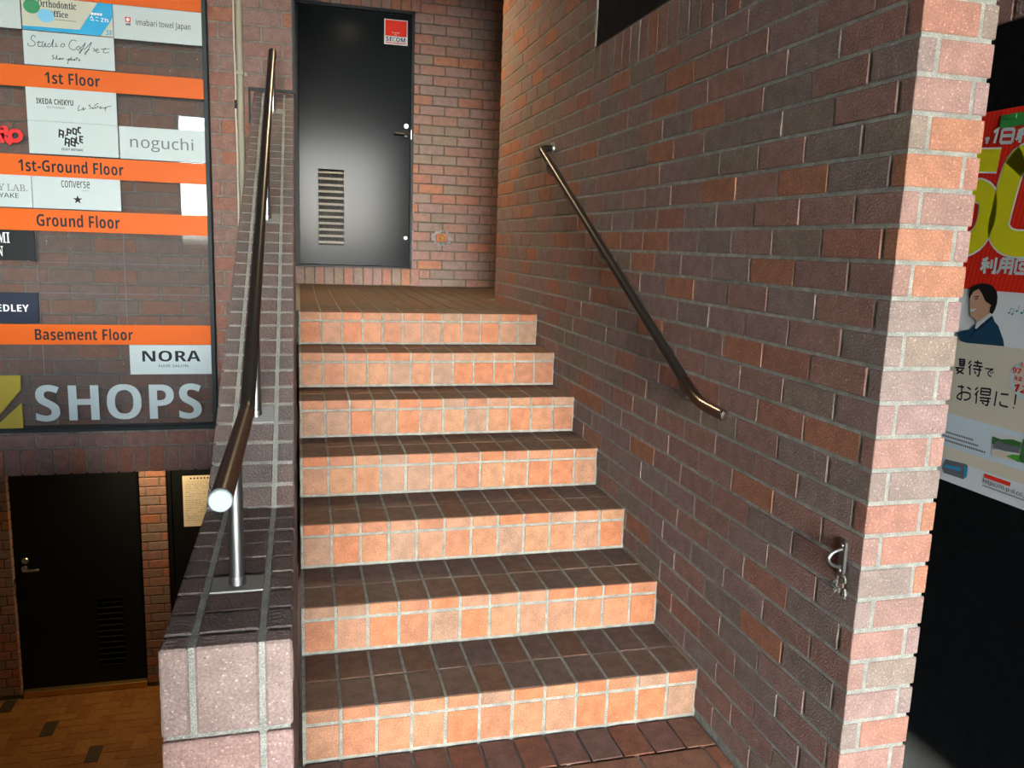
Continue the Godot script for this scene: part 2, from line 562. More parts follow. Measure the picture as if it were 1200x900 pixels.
func plain(c: Color, rough: float, metal := 0.0, spec := 0.25) -> StandardMaterial3D:
	var m := StandardMaterial3D.new()
	m.albedo_color = c
	m.roughness = rough
	m.metallic = metal
	m.metallic_specular = spec
	return m

func grained(c: Color, tex: Texture2D, nrm: Texture2D, scale: float, rough: float, bump := 0.5, spec := 0.4) -> StandardMaterial3D:
	# c is the mean colour; the texture's own mean is about 0.52 in linear terms
	var l := c.srgb_to_linear()
	var m := plain(Color(minf(1, l.r / 0.5), minf(1, l.g / 0.5), minf(1, l.b / 0.5)).linear_to_srgb(), rough, 0.0, spec)
	m.albedo_texture = tex
	m.uv1_triplanar = true
	m.uv1_world_triplanar = true
	m.uv1_scale = Vector3(scale, scale, scale)
	if nrm:
		m.normal_enabled = true
		m.normal_texture = nrm
		m.normal_scale = bump
	return m

func make_materials() -> void:
	var clay := grain_texture(512, 0.66, 0.80, 1500, 700, 11)
	var clay_n := bump_texture(512, 0.1, 12, 6.0)
	var tile_t := grain_texture(512, 0.64, 0.84, 260, 200, 21)
	var tile_n := bump_texture(512, 0.05, 22, 2.5)
	var sand := grain_texture(512, 0.62, 0.85, 500, 900, 31)
	var sand_n := bump_texture(512, 0.18, 32, 8.0)
	M.mortar = grained(lin(0.40, 0.41, 0.355), sand, sand_n, 3.0, 0.95, 0.8)
	M.grout = grained(lin(0.42, 0.42, 0.35), sand, sand_n, 3.0, 0.95, 0.8)
	var bricks := [[.36, .235, .20], [.38, .22, .175], [.34, .23, .205], [.44, .21, .13], [.30, .235, .185], [.34, .21, .17], [.40, .20, .145], [.32, .24, .21], [.36, .22, .18], [.29, .225, .19]]
	M.brick = []
	for c: Array in bricks:
		M.brick.append(grained(lin(c[0], c[1], c[2]), clay, clay_n, 2.1, 0.75, 0.4, 0.25))
	var tiles := [[.45, .205, .105], [.47, .178, .082], [.42, .215, .125], [.37, .215, .135], [.44, .22, .115], [.42, .18, .095]]
	M.tile = []
	for c: Array in tiles:
		M.tile.append(grained(lin(c[0], c[1], c[2]), tile_t, tile_n, 2.3, 0.5, 0.3, 0.3))
	M.brick_left = []
	for c: Array in [[.27, .155, .125], [.285, .145, .11], [.25, .16, .135], [.31, .14, .09], [.235, .15, .12]]:
		M.brick_left.append(grained(lin(c[0], c[1], c[2]), clay, clay_n, 2.1, 0.75, 0.4, 0.25))
	var treads := [[.27, .170, .118], [.25, .165, .122], [.235, .165, .128], [.275, .155, .10]]
	M.tread = []
	for c: Array in treads:
		M.tread.append(grained(lin(c[0], c[1], c[2]), tile_t, tile_n, 2.3, 0.5, 0.3, 0.3))
	var copings := [[.19, .15, .133], [.20, .155, .133], [.175, .145, .13], [.195, .14, .12]]
	M.coping = []
	for c: Array in copings:
		M.coping.append(grained(lin(c[0], c[1], c[2]), clay, clay_n, 2.1, 0.75, 0.35, 0.25))
	M.landing = []
	for c: Array in [[.20, .145, .105], [.185, .14, .105], [.215, .14, .095]]:
		M.landing.append(grained(lin(c[0], c[1], c[2]), tile_t, tile_n, 2.3, 0.5, 0.3, 0.3))
	var slabs := [[.40, .20, .13], [.36, .19, .14], [.33, .20, .15], [.42, .18, .11]]
	M.paver = []
	for c: Array in slabs:
		M.paver.append(grained(lin(c[0], c[1], c[2]), tile_t, tile_n, 2.3, 0.5, 0.3, 0.3))
	var warm := [[.27, .12, .030], [.24, .10, .025], [.29, .135, .035]]
	M.floor_tile = []
	for c: Array in warm:
		M.floor_tile.append(grained(lin(c[0], c[1], c[2]), tile_t, tile_n, 2.3, 0.45, 0.3, 0.5))
	M.floor_tile_dark = grained(lin(.06, .04, .022), tile_t, tile_n, 2.3, 0.45, 0.3, 0.5)
	M.pavement = grained(lin(0.34, 0.31, 0.27), sand, sand_n, 3.0, 0.9, 0.8)  # lightened so the floor of the covered walk bounces more light
	M.plaster = grained(lin(0.76, 0.72, 0.62), sand, sand_n, 0.8, 0.9, 0.3)
	M.mortar_dark = grained(lin(0.17, 0.16, 0.13), sand, sand_n, 3.0, 0.95, 0.8)
	M.mortar_dull = grained(lin(0.23, 0.21, 0.18), sand, sand_n, 3.0, 0.95, 0.8)
	M.floor_grout = grained(lin(0.33, 0.19, 0.08), sand, sand_n, 3.0, 0.95, 0.6)
	M.concrete = grained(lin(0.12, 0.12, 0.12), sand, sand_n, 0.8, 0.9, 0.5)
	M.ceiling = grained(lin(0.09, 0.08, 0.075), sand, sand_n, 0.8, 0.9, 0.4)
	M.ceiling_bounce = grained(lin(0.42, 0.41, 0.38), sand, sand_n, 0.8, 0.9, 0.4)  # unseen slab, paled to throw more ambient light on the stair wall
	M.brick_plain = grained(lin(0.30, 0.18, 0.14), clay, clay_n, 2.1, 0.8, 0.5)
	M.black_paint = plain(lin(0.010, 0.013, 0.014), 0.15, 0.0, 0.19)
	M.cap_grey = plain(lin(0.40, 0.47, 0.46), 0.5)
	M.plate_grey = plain(lin(0.33, 0.33, 0.31), 0.5, 0.2)
	M.black_frame = plain(lin(0.010, 0.012, 0.013), 0.35, 0.0, 0.25)
	M.black_matte = grained(lin(0.016, 0.015, 0.015), sand, sand_n, 2.0, 0.9, 0.5, 0.2)
	M.black_glass = plain(lin(0.006, 0.007, 0.008), 0.06, 0.0, 0.4)
	M.steel = plain(lin(0.66, 0.68, 0.68), 0.36, 1.0)
	M.steel_satin = plain(lin(0.55, 0.57, 0.56), 0.38, 1.0)
	M.rail_bronze = plain(lin(0.065, 0.058, 0.05), 0.3, 0.7)
	M.rail_steel = plain(lin(0.60, 0.52, 0.46), 0.26, 1.0)
	M.frame_dark = plain(lin(0.025, 0.036, 0.037), 0.5)
	M.brass = plain(lin(0.65, 0.45, 0.16), 0.35, 0.9)
	M.pipe_beige = plain(lin(0.36, 0.34, 0.25), 0.45)
	M.cable_white = plain(lin(0.62, 0.60, 0.48), 0.5)
	M.putty = grained(lin(0.62, 0.62, 0.56), sand, sand_n, 3.0, 0.95, 0.8)
	M.slat_light = plain(lin(0.6, 0.62, 0.57), 0.35, 0.3)
	M.plate_white = plain(lin(0.50, 0.59, 0.585), 0.4)
	M.plate_black = plain(lin(0.012, 0.014, 0.016), 0.35)
	M.plate_navy = plain(lin(0.016, 0.024, 0.042), 0.35)
	M.plate_cream = plain(lin(0.52, 0.55, 0.44), 0.4)
	M.orange = plain(lin(0.66, 0.115, 0.006), 0.45)
	M.sky_blue = plain(lin(0.03, 0.38, 0.66), 0.4)
	M.pale_blue = plain(lin(0.20, 0.55, 0.78), 0.4)
	M.green_ball = plain(lin(0.05, 0.28, 0.12), 0.4)
	M.ink = plain(lin(0.02, 0.02, 0.024), 0.5)
	M.ink_soft = plain(lin(0.16, 0.17, 0.19), 0.5)
	M.ink_red = plain(lin(0.72, 0.03, 0.03), 0.45)
	M.ink_navy = plain(lin(0.012, 0.03, 0.16), 0.5)
	M.ink_teal = plain(lin(0.05, 0.38, 0.42), 0.5)
	M.white = plain(lin(0.78, 0.80, 0.80), 0.45)
	M.gold = plain(lin(0.38, 0.31, 0.045), 0.4)
	M.paper_red = plain(lin(0.92, 0.04, 0.02), 0.5)
	M.paper_red_dark = plain(lin(0.78, 0.025, 0.014), 0.5)
	M.paper_yellow = plain(lin(0.80, 0.76, 0.02), 0.5)
	M.paper_white = plain(lin(0.84, 0.90, 0.92), 0.5)
	M.paper_beige = plain(lin(0.76, 0.72, 0.58), 0.5)
	M.paper_blue = plain(lin(0.72, 0.85, 0.92), 0.5)
	M.tape_green = plain(lin(0.05, 0.30, 0.07), 0.3)
	M.skin = plain(lin(0.66, 0.40, 0.26), 0.5)
	M.hair = plain(lin(0.015, 0.012, 0.012), 0.5)
	M.suit = plain(lin(0.018, 0.06, 0.115), 0.5)
	M.suit_dark = plain(lin(0.01, 0.03, 0.06), 0.5)
	M.leaf = plain(lin(0.05, 0.17, 0.04), 0.5)
	M.grass = plain(lin(0.08, 0.36, 0.05), 0.5)
	M.notice_paper = plain(lin(0.86, 0.84, 0.68), 0.6)
	var g := plain(Color(0.36, 0.38, 0.37, 0.22), 0.01, 0.0, 0.24)
	g.transparency = BaseMaterial3D.TRANSPARENCY_ALPHA
	M.glass = g

func pick(list: Array) -> Material:
	return list[rng.randi_range(0, list.size() - 1)]

# ---------------------------------------------------------------- setting outside the walls
func build_setting() -> void:
	var t := thing("ceiling", Vector3(0, CEILING_Y, 0.5), "flat grey ceiling slab over the entrance and steps", "ceiling", "", "structure")
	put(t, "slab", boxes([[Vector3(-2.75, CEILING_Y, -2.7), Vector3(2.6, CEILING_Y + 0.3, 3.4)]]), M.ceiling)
	t = thing("ceiling_portico", Vector3(0, PORTICO_Y, 9.0), "higher ceiling slab of the deep covered walk behind, paled to bounce light", "ceiling", "", "structure")
	put(t, "slab", boxes([[Vector3(-2.9, PORTICO_Y, 3.4), Vector3(2.9, PORTICO_Y + 0.3, PORTICO_Z)], [Vector3(-2.9, CEILING_Y + 0.3, 3.3), Vector3(2.9, PORTICO_Y, 3.4)]]), M.ceiling_bounce)
	# street level in front of the steps
	t = thing("floor", Vector3(0.6, STREET_Y, 3.5), "brown rectangular paving at the foot of the steps", "floor", "", "structure")
	put(t, "bedding", boxes([[Vector3(-0.21, STREET_Y - 0.3, 6 * GOING), Vector3(1.2, STREET_Y - 0.007, 2.61)], [Vector3(-0.2, STREET_Y - 0.3, 2.867), Vector3(1.6, STREET_Y - 0.007, 3.8)], [Vector3(-2.6, STREET_Y - 0.3, 3.8), Vector3(2.6, STREET_Y - 0.007, PORTICO_Z)], [Vector3(-0.2, STREET_Y - 0.3, 2.61), Vector3(1.6, STREET_Y - 0.007, 2.867)]]), M.pavement)
	for i in 12:
		block(t, "tile", Vector3(i * 0.1 + 0.004, STREET_Y - 0.02, 6 * GOING + 0.004), Vector3(i * 0.1 + 0.096, STREET_Y, 6 * GOING + 0.151), pick(M.paver), 0.0015)
	for r in 9:
		var z0 := 6 * GOING + 0.161 + r * 0.11
		for i in 7:
			var x0 := i * 0.21 - (0.105 if r % 2 == 0 else 0.0)
			var x1: float = minf(x0 + 0.2, 1.195 if z0 < 2.6 else 1.55)
			x0 = maxf(x0, 0.003)
			if x1 - x0 > 0.03:
				block(t, "paver", Vector3(x0, STREET_Y - 0.02, z0), Vector3(x1, STREET_Y, z0 + 0.1), pick(M.paver), 0.0015)
	var s := thing("street", Vector3(0, STREET_Y - 0.02, 27), "grey asphalt street outside the entrance", "street", "", "structure")
	put(s, "surface", boxes([[Vector3(-40, STREET_Y - 0.3, PORTICO_Z), Vector3(40, STREET_Y - 0.02, 60)]]), M.concrete)
	# entrance side wall on the left, out of view, and the wall of the stairwell
	t = thing("wall_left_side", Vector3(-2.5, -0.5, 2.5), "unseen side wall left of the stairwell, made cream to bounce light", "wall", "", "structure")
	put(t, "core", boxes([[Vector3(-2.75, BASEMENT_Y, -2.7), Vector3(-2.5, PORTICO_Y, 3.8)]]), M.plaster)  # out of view; cream so it reflects fill light onto the steps
	t = thing("wall_portico", Vector3(-2.6, STREET_Y, 9.0), "cream plastered wall of the covered walk facing the shopfront", "wall", "", "structure")
	put(t, "core", boxes([[Vector3(-2.75, STREET_Y, 3.8), Vector3(-2.5, PORTICO_Y, PORTICO_Z)]]), M.plaster)
	t = thing("wall_daylight_block", Vector3(-1.4, -1.6, 3.75), "unseen guard wall added to keep daylight out of the stairwell", "wall", "", "structure")
	put(t, "core", boxes([[Vector3(-2.5, BASEMENT_Y, 3.7), Vector3(-0.21, 0.02, 3.8)], [Vector3(-0.35, BASEMENT_Y, 2.88), Vector3(-0.21, STREET_Y, 3.7)]]), M.brick_plain)  # out of view; put in to shade the basement from daylight

# ---------------------------------------------------------------- brickwork
func seen_size(p: Vector3, size: Vector3) -> float:
	# how large a piece shows in the photograph's frame, in square pixels (0 when out of view)
	var v: Vector3 = cam.global_transform.affine_inverse() * p
	if v.z > -0.2:
		return 0.0
	var f := 949.3 / -v.z
	var q := Vector2(600 + f * v.x, 450 - f * v.y)
	if q.x < -40 or q.x > 1240 or q.y < -30 or q.y > 930:
		return 0.0
	return f * f * size.x * size.y * size.z / minf(size.x, minf(size.y, size.z))

func lay(parent: Node3D, list: Array, called: String, most := 300) -> void:
	# list of [lo, hi, material]; the ones that show largest become parts of their own, the rest one part
	var ranked := []
	for i in list.size():
		var lo: Vector3 = list[i][0]
		var hi: Vector3 = list[i][1]
		ranked.append([seen_size((lo + hi) * 0.5, hi - lo), i])
	ranked.sort_custom(func(a, b): return a[0] > b[0])
	var rest := {}
	for k in ranked.size():
		var b: Array = list[ranked[k][1]]
		if k < most and ranked[k][0] > 0.0:
			block(parent, called, b[0], b[1], b[2], 0.0022)
		else:
			if not rest.has(b[2]):
				rest[b[2]] = new_st()
			add_block(rest[b[2]], (b[0] + b[1]) * 0.5, b[1] - b[0], 0.002)
	if rest.size() > 0:
		var mesh := ArrayMesh.new()
		for m: Material in rest:
			rest[m].commit(mesh)
			mesh.surface_set_material(mesh.get_surface_count() - 1, m)
		var o := put(parent, called + "work", mesh, null)
		o.set_meta("kind", "stuff")

func build_walls() -> void:
	# ---- the long wall on the right with its end pier
	var w := thing("wall_right", Vector3(1.29, STREET_Y, 0.8), "brown brick wall beside the steps ending in a pink lit pier", "wall", "", "structure")
	var wz0 := 0.69
	var wz1 := 2.3
	var sill := 0.7966 + 5 * COURSE
	var back := 1.372
	put(w, "mortar_core", boxes([
		[Vector3(1.2022, STREET_Y - 0.3, -0.96), Vector3(back, sill, 2.6078)],
		[Vector3(1.2022, sill, -0.96), Vector3(back, CEILING_Y, wz0)],
		[Vector3(1.2022, sill, wz1), Vector3(back, CEILING_Y, 2.6078)]]), M.mortar)
	var list := []
	for c in range(-25, 20):
		var y0 := 0.7966 + c * COURSE + 0.0047
		var y1 := y0 + COURSE - 0.0094
		if y1 > CEILING_Y: break
		var even := posmod(c, 2) == 0
		var j := rng.randf_range(-0.0008, 0.0008)
		# pier front
		if even:
			list.append([Vector3(1.2, y0, 2.568), Vector3(1.337, y1, 2.61 + j), pick(M.brick)])
			list.append([Vector3(1.346, y0, 2.55), Vector3(1.381, y1, 2.61), pick(M.brick)])
		else:
			list.append([Vector3(1.2, y0, 2.468), Vector3(1.241, y1, 2.61 + j), pick(M.brick)])
			list.append([Vector3(1.25, y0, 2.55), Vector3(1.381, y1, 2.61), pick(M.brick)])
		var z1 := 2.5585 if even else 2.4585
		while z1 > -0.93:
			var zz0 := maxf(z1 - 0.2025, -0.97)
			var zz1 := z1
			z1 -= 0.2095
			# hidden behind the steps
			var stair_y := -RISE * ceilf(maxf(zz1 - 0.03, 0.0) / GOING)
			if y1 < stair_y - 0.02:
				continue
			if c >= 3 and zz1 > wz0 and zz0 < wz1:
				if zz0 < wz0 - 0.03:
					zz1 = wz0 - 0.004
				elif zz1 > wz1 + 0.03:
					zz0 = wz1 + 0.004
				else:
					continue
			var off := rng.randf_range(-0.0012, 0.0012)
			list.append([Vector3(1.2 + off, y0, zz0), Vector3(1.25, y1, zz1), pick(M.brick)])
	lay(w, list, "brick")
	# brick-on-end row below the window
	var k := 0
	while wz0 + k * 0.0795 < wz1 - 0.05:
		var z0 := wz0 + 0.004 + k * 0.0795
		block(w, "soldier_brick", Vector3(1.2 + rng.randf_range(-0.001, 0.001), 0.7966 + 3 * COURSE + 0.0047, z0), Vector3(1.25, sill - 0.002, z0 + 0.0705), pick(M.brick), 0.0022)
		k += 1
	var win := thing("window_1", Vector3(1.26, sill, (wz0 + wz1) * 0.5), "black blanked window high in the brick wall beside the steps", "window", "", "structure")
	block(win, "panel", Vector3(1.208, sill, wz0), Vector3(1.28, CEILING_Y, wz1), M.black_matte, 0.0)
	put(win, "edge_trim", boxes([[Vector3(1.2015, sill, wz0), Vector3(1.21, sill + 0.006, wz1)]]), M.black_frame)

	# ---- the wall with the upper door
	w = thing("wall_back", Vector3(0.9, 0, BACK_Z), "reddish brick wall around the black door above the steps", "wall", "", "structure")
	put(w, "mortar_core", boxes([[Vector3(0.885, -0.3, BACK_Z - 0.25), Vector3(2.6, CEILING_Y, BACK_Z - 0.0035)], [Vector3(-0.3, -0.3, BACK_Z - 0.25), Vector3(0.885, 0.135, BACK_Z - 0.0035)], [Vector3(-0.3, 2.065, BACK_Z - 0.25), Vector3(0.885, CEILING_Y, BACK_Z - 0.0035)], [Vector3(-0.3, 0.135, BACK_Z - 0.25), Vector3(-0.04, 2.065, BACK_Z - 0.0035)]]), M.mortar_dark)
	list = []
	for c in range(-1, 31):
		var y0 := 0.06 + c * 0.0741 + 0.0045
		var y1 := y0 + 0.0651
		if c == -1: y0 = 0.002
		if y1 > CEILING_Y: break
		var x0 := 1.0145 if posmod(c, 2) == 0 else 0.913
		var start := 0.869
		if c < 1: start = 0.932
		if c >= 27 and c < 29: start = 0.913
		if posmod(c, 2) == 0 or x0 - start > 0.03:
			list.append([Vector3(start, y0, BACK_Z - 0.05), Vector3(x0 - 0.0045, y1, BACK_Z + rng.randf_range(-0.001, 0.001)), pick(M.brick)])
		while x0 < 1.75:
			list.append([Vector3(x0 + 0.0045, y0, BACK_Z - 0.05), Vector3(x0 + 0.1935, y1, BACK_Z + rng.randf_range(-0.001, 0.001)), pick(M.brick)])
			x0 += 0.198
	lay(w, list, "brick")
	for i in 13:
		var sx := 0.932 - (i + 1) * 0.0742
		block(w, "soldier_brick", Vector3(sx + 0.0045, 0.003, BACK_Z - 0.05), Vector3(sx + 0.0697, 0.136, BACK_Z), pick(M.brick), 0.0022)
		block(w, "soldier_brick", Vector3(sx - 0.019 + 0.0045, 2.066, BACK_Z - 0.05), Vector3(sx - 0.019 + 0.0697, 2.205, BACK_Z), pick(M.brick), 0.0022)
	# returns that close the landing: left side wall and the recess behind the right wall
	t_return()

	# ---- the wall that carries the shop directory
	w = thing("wall_left", Vector3(-1.2, -0.857, SIGN_WALL_Z), "brick wall over the basement passage behind the shop directory", "wall", "", "structure")
	put(w, "mortar_core", boxes([[Vector3(-2.5, -0.85, SIGN_WALL_Z - 0.22), Vector3(-0.02, CEILING_Y, SIGN_WALL_Z - 0.0035)]]), M.mortar_dull)
	list = []
	var top := 1.435 + 12 * 0.0743
	for c in 41:
		var y1 := top - c * 0.0743 - 0.0047
		var y0 := y1 - 0.0649
		var typ := posmod(c, 2) == 0
		if y1 > CEILING_Y: continue
		var x1 := -0.0695 if typ else -0.1675
		list.append([Vector3(x1 + 0.0047, y0, SIGN_WALL_Z - 0.05), Vector3(-0.022, y1, SIGN_WALL_Z), pick(M.brick_left)])
		while x1 > -1.62:
			list.append([Vector3(x1 - 0.1953, y0, SIGN_WALL_Z - 0.05), Vector3(x1 - 0.0047, y1, SIGN_WALL_Z + rng.randf_range(-0.001, 0.001)), pick(M.brick_left)])
			x1 -= 0.2
	lay(w, list, "brick")
	for i in 23:
		var sx := -0.022 - (i + 1) * 0.0732
		block(w, "soldier_brick", Vector3(sx + 0.004, -0.857, SIGN_WALL_Z - 0.1), Vector3(sx + 0.0692, -0.7245, SIGN_WALL_Z + rng.randf_range(-0.001, 0.001)), pick(M.brick_left), 0.0022)
	block(w, "edge_trim", Vector3(-0.022, 1.056, SIGN_WALL_Z - 0.06), Vector3(-0.009, CEILING_Y, SIGN_WALL_Z + 0.006), M.frame_dark, 0.001)
	put(w, "coping_trim", boxes([[Vector3(-0.232, 1.056, SIGN_WALL_Z - 0.02), Vector3(-0.009, 1.071, SIGN_WALL_Z + 0.012)], [Vector3(-0.232, 0.9, SIGN_WALL_Z - 0.02), Vector3(-0.222, 1.071, SIGN_WALL_Z + 0.012)]]), M.frame_dark)

	# ---- the dark shopfront to the right of the pier
	w = thing("wall_right_shopfront", Vector3(1.7, STREET_Y, 5.0), "brick band over the black glass front right of the pier", "wall", "", "structure")
	put(w, "mortar_core", boxes([[Vector3(GLASS_X + 0.007, 0.91, 1.2), Vector3(GLASS_X + 0.25, PORTICO_Y, 5.0)], [Vector3(2.3, STREET_Y, 5.0), Vector3(2.55, PORTICO_Y, PORTICO_Z)], [Vector3(GLASS_X + 0.25, STREET_Y, 4.9), Vector3(2.3, PORTICO_Y, 5.0)]]), M.brick_plain)
	list = []
	for c in 18:
		var y0 := 0.9045 + c * COURSE + 0.002
		var z0 := 1.5 + (0.1 if c % 2 == 0 else 0.0)
		while z0 < 2.9:
			list.append([Vector3(GLASS_X, y0, z0), Vector3(GLASS_X + 0.06, y0 + 0.0655, z0 + 0.197), pick(M.brick)])
			z0 += 0.2065
	lay(w, list, "brick")
	var g := thing("window_2", Vector3(GLASS_X, STREET_Y, 4.0), "tall black glossy glass panel right of the brick pier", "window", "", "structure")
	block(g, "pane", Vector3(GLASS_X + 0.005, STREET_Y, 1.2), Vector3(GLASS_X + 0.03, 0.905, 5.0), M.black_glass, 0.0)
	var gap := thing("wall_gap", Vector3(1.49, STREET_Y, 1.25), "dark closing strip between the pier and the black glass", "wall", "", "structure")
	put(gap, "core", boxes([[Vector3(back, STREET_Y, 1.15), Vector3(GLASS_X + 0.25, CEILING_Y, 1.2)]]), M.black_matte)

func t_return() -> void:
	var w := thing("wall_landing_left", Vector3(-0.15, 0, -1.4), "brick wall closing the left side of the upper landing", "wall", "", "structure")
	put(w, "core", boxes([[Vector3(-0.3, -0.3, BACK_Z + 0.002), Vector3(-0.03, CEILING_Y, SIGN_WALL_Z - 0.222)]]), M.brick_plain)
	w = thing("wall_landing_right", Vector3(2.4, 0, -1.7), "brick wall closing the recess behind the stair wall", "wall", "", "structure")
	put(w, "core", boxes([[Vector3(2.0, -0.3, BACK_Z + 0.002), Vector3(2.2, CEILING_Y, -0.8)], [Vector3(1.374, -0.3, -0.96), Vector3(2.0, CEILING_Y, -0.8)]]), M.brick_plain)

# ---------------------------------------------------------------- steps
func build_stairs() -> void:
	var t := thing("stairs", Vector3(0.6, STREET_Y, 1.0), "flight of seven orange tiled steps between brick walls", "stairs", "", "structure")
	for k in 7:
		var y := -k * RISE
		var z := k * GOING
		var lo := Vector3(-0.005, STREET_Y - 0.2, (k - 1) * GOING - 0.02 if k > 0 else -0.3)
		var s := put(t, "step", boxes([[lo, Vector3(STAIR_W + 0.006, y - 0.0018, z - 0.0025)]]), M.grout)
		for i in 12:
			var x0 := i * 0.1 + 0.0045
			var x1 := i * 0.1 + 0.0955
			var xm := (x0 + x1) * 0.5
			var jut := z + rng.randf_range(-0.0008, 0.0008)
			block(s, "nosing_tile", Vector3(x0, y - 0.02, z - 0.152), Vector3(x1, y + rng.randf_range(-0.0006, 0.0004), jut - 0.005), pick(M.tread), 0.0015)
			block(s, "lip_tile", Vector3(x0, y - 0.038, jut - 0.02), Vector3(x1, y - 0.0012, jut), pick(M.tile), 0.0018)
			block(s, "riser_tile", Vector3(x0, y - RISE + 0.008, z - 0.02), Vector3(x1, y - 0.048, z - 0.001 + rng.randf_range(-0.0008, 0.0008)), pick(M.tile), 0.0018)
			if k > 0:
				block(s, "tread_tile", Vector3(x0, y - 0.02, (k - 1) * GOING + 0.006), Vector3(x1, y + rng.randf_range(-0.0006, 0.0004), z - 0.160), pick(M.tread), 0.0015)
	# the landing
	var f := thing("floor_landing", Vector3(0.6, 0, -1.3), "brown tiled landing in front of the upper black door", "floor", "", "structure")
	put(f, "bedding", boxes([[Vector3(-0.03, -0.2, BACK_Z - 0.02), Vector3(2.0, -0.005, -0.16)]]), M.grout)
	for i in 17:
		var z1 := -0.161 if i % 2 == 0 else -0.061 - 0.1
		var first := true
		while z1 > BACK_Z + 0.03:
			var ln := 0.2
			if first and i % 2 == 1: ln = 0.095
			first = false
			var z0 := maxf(z1 - ln, BACK_Z + 0.004)
			if i < 12 or z1 < -1.0:
				block(f, "floor_tile", Vector3(i * 0.1 + 0.004, -0.02, z0), Vector3(i * 0.1 + 0.096, rng.randf_range(-0.0006, 0.0004), z1), pick(M.landing), 0.0012)
			z1 -= ln + 0.008

# ---------------------------------------------------------------- parapet
func prism_x(x0: float, x1: float, prof: PackedVector2Array) -> ArrayMesh:
	# profile in (z, y), extruded along x
	var st := new_st()
	var ids := Geometry2D.triangulate_polygon(prof)
	for i in range(0, ids.size(), 3):
		for e: Array in [[x0, Vector3.LEFT], [x1, Vector3.RIGHT]]:
			var p := []
			for j in 3:
				var q := prof[ids[i + j]]
				p.append(Vector3(e[0], q.y, q.x))
			tri(st, p[0], p[1], p[2], e[1])
	var sgn := -1.0 if Geometry2D.is_polygon_clockwise(prof) else 1.0
	for i in prof.size():
		var a := prof[i]
		var b := prof[(i + 1) % prof.size()]
		var d := (b - a).normalized()
		var n := Vector2(d.y, -d.x) * sgn
		quad(st, Vector3(x0, a.y, a.x), Vector3(x1, a.y, a.x), Vector3(x1, b.y, b.x), Vector3(x0, b.y, b.x), Vector3(0, n.y, n.x))
	return st.commit()

func build_parapet() -> void:
	var ta := tan(COPING_TILT)
	var t := thing("wall_parapet", Vector3(-0.11, STREET_Y, 1.3), "low sloping brick parapet wall carrying the metal handrail", "wall", "", "structure")
	var dy := 0.0025
	put(t, "mortar_core", prism_x(-0.201, -0.021, PackedVector2Array([Vector2(2.858, BASEMENT_Y), Vector2(2.858, COPING_Y - dy), Vector2(COPING_KINK, COPING_Y - dy), Vector2(SIGN_WALL_Z - 0.01, COPING_Y - dy + ta * (COPING_KINK - SIGN_WALL_Z + 0.01)), Vector2(SIGN_WALL_Z - 0.01, BASEMENT_Y)])), M.mortar)
	var cols := [[-0.207, -0.167], [-0.157, -0.067], [-0.057, -0.017]]
	# level part
	for r in 8:
		for c: Array in cols:
			block(t, "coping_brick", Vector3(c[0], COPING_Y - 0.05, COPING_KINK + r * COURSE + 0.004), Vector3(c[1], COPING_Y + rng.randf_range(-0.0008, 0.0008), COPING_KINK + (r + 1) * COURSE - 0.005), pick(M.coping), 0.0025)
	# front
	for i in 3:
		block(t, "coping_brick", Vector3(cols[i][0], COPING_Y - 0.141, COPING_KINK + 8 * COURSE + 0.004), Vector3(cols[i][1], COPING_Y, 2.8665), pick([M.brick[0], M.brick[2], M.brick[7]]), 0.0035)
	for r in 5:
		var y1 := COPING_Y - 0.150 - r * 0.15
		var split := -0.062 if r % 2 == 0 else -0.15
		block(t, "brick", Vector3(-0.207, y1 - 0.14, 2.8), Vector3(split - 0.005, y1, 2.8665), M.brick[0], 0.0025)
		block(t, "brick", Vector3(split + 0.005, y1 - 0.14, 2.8), Vector3(-0.017, y1, 2.8665), M.brick[2], 0.0025)
	# brick facing on the stair side, under the coping, and a plain brick skin on the well side
	for c in range(-4, 28):
		var y0 := STREET_Y + c * COURSE + 0.0047
		var y1 := y0 + COURSE - 0.0094
		var z1 := 2.79 if posmod(c, 2) == 0 else 2.685
		while z1 > SIGN_WALL_Z:
			var z0 := z1 - 0.2
			z0 = maxf(z0, SIGN_WALL_Z)
			var under := COPING_Y - 0.062 + ta * maxf(0.0, COPING_KINK - z0)
			# the part of this course that stays under the sloping coping
			var room := COPING_KINK - (y1 - (COPING_Y - 0.062)) / ta
			var ze := z1
			if y1 > COPING_Y - 0.062:
				ze = minf(z1, room)
			var stair_y := -RISE * ceilf(maxf(z1, 0.0) / GOING) - 0.08
			if ze - z0 > 0.03 and y1 < under and y1 > stair_y:
				block(t, "brick", Vector3(-0.06, y0, z0), Vector3(-0.0175, y1, ze), pick(M.brick), 0.0022)
			z1 -= 0.2095
	put(t, "outer_skin", prism_x(-0.206, -0.2012, PackedVector2Array([Vector2(2.858, BASEMENT_Y), Vector2(2.858, COPING_Y - 0.055), Vector2(COPING_KINK, COPING_Y - 0.055), Vector2(SIGN_WALL_Z - 0.01, COPING_Y - 0.062 + ta * (COPING_KINK - SIGN_WALL_Z + 0.01)), Vector2(SIGN_WALL_Z - 0.01, BASEMENT_Y)])), M.brick_plain)
	# sloping part
	var dir := Vector3(0, sin(COPING_TILT), -cos(COPING_TILT))
	var nrm := Vector3(0, cos(COPING_TILT), sin(COPING_TILT))
	for r in 38:
		for c: Array in cols:
			var w: float = c[1] - c[0]
			var p := Vector3((c[0] + c[1]) * 0.5, COPING_Y, COPING_KINK) + dir * ((r + 0.5) * COURSE) + nrm * (-0.025 + rng.randf_range(-0.0008, 0.0008))
			put(t, "coping_brick", block_mesh(Vector3(w, 0.05, COURSE - 0.009), 0.0025), pick(M.coping), at(p, COPING_TILT))

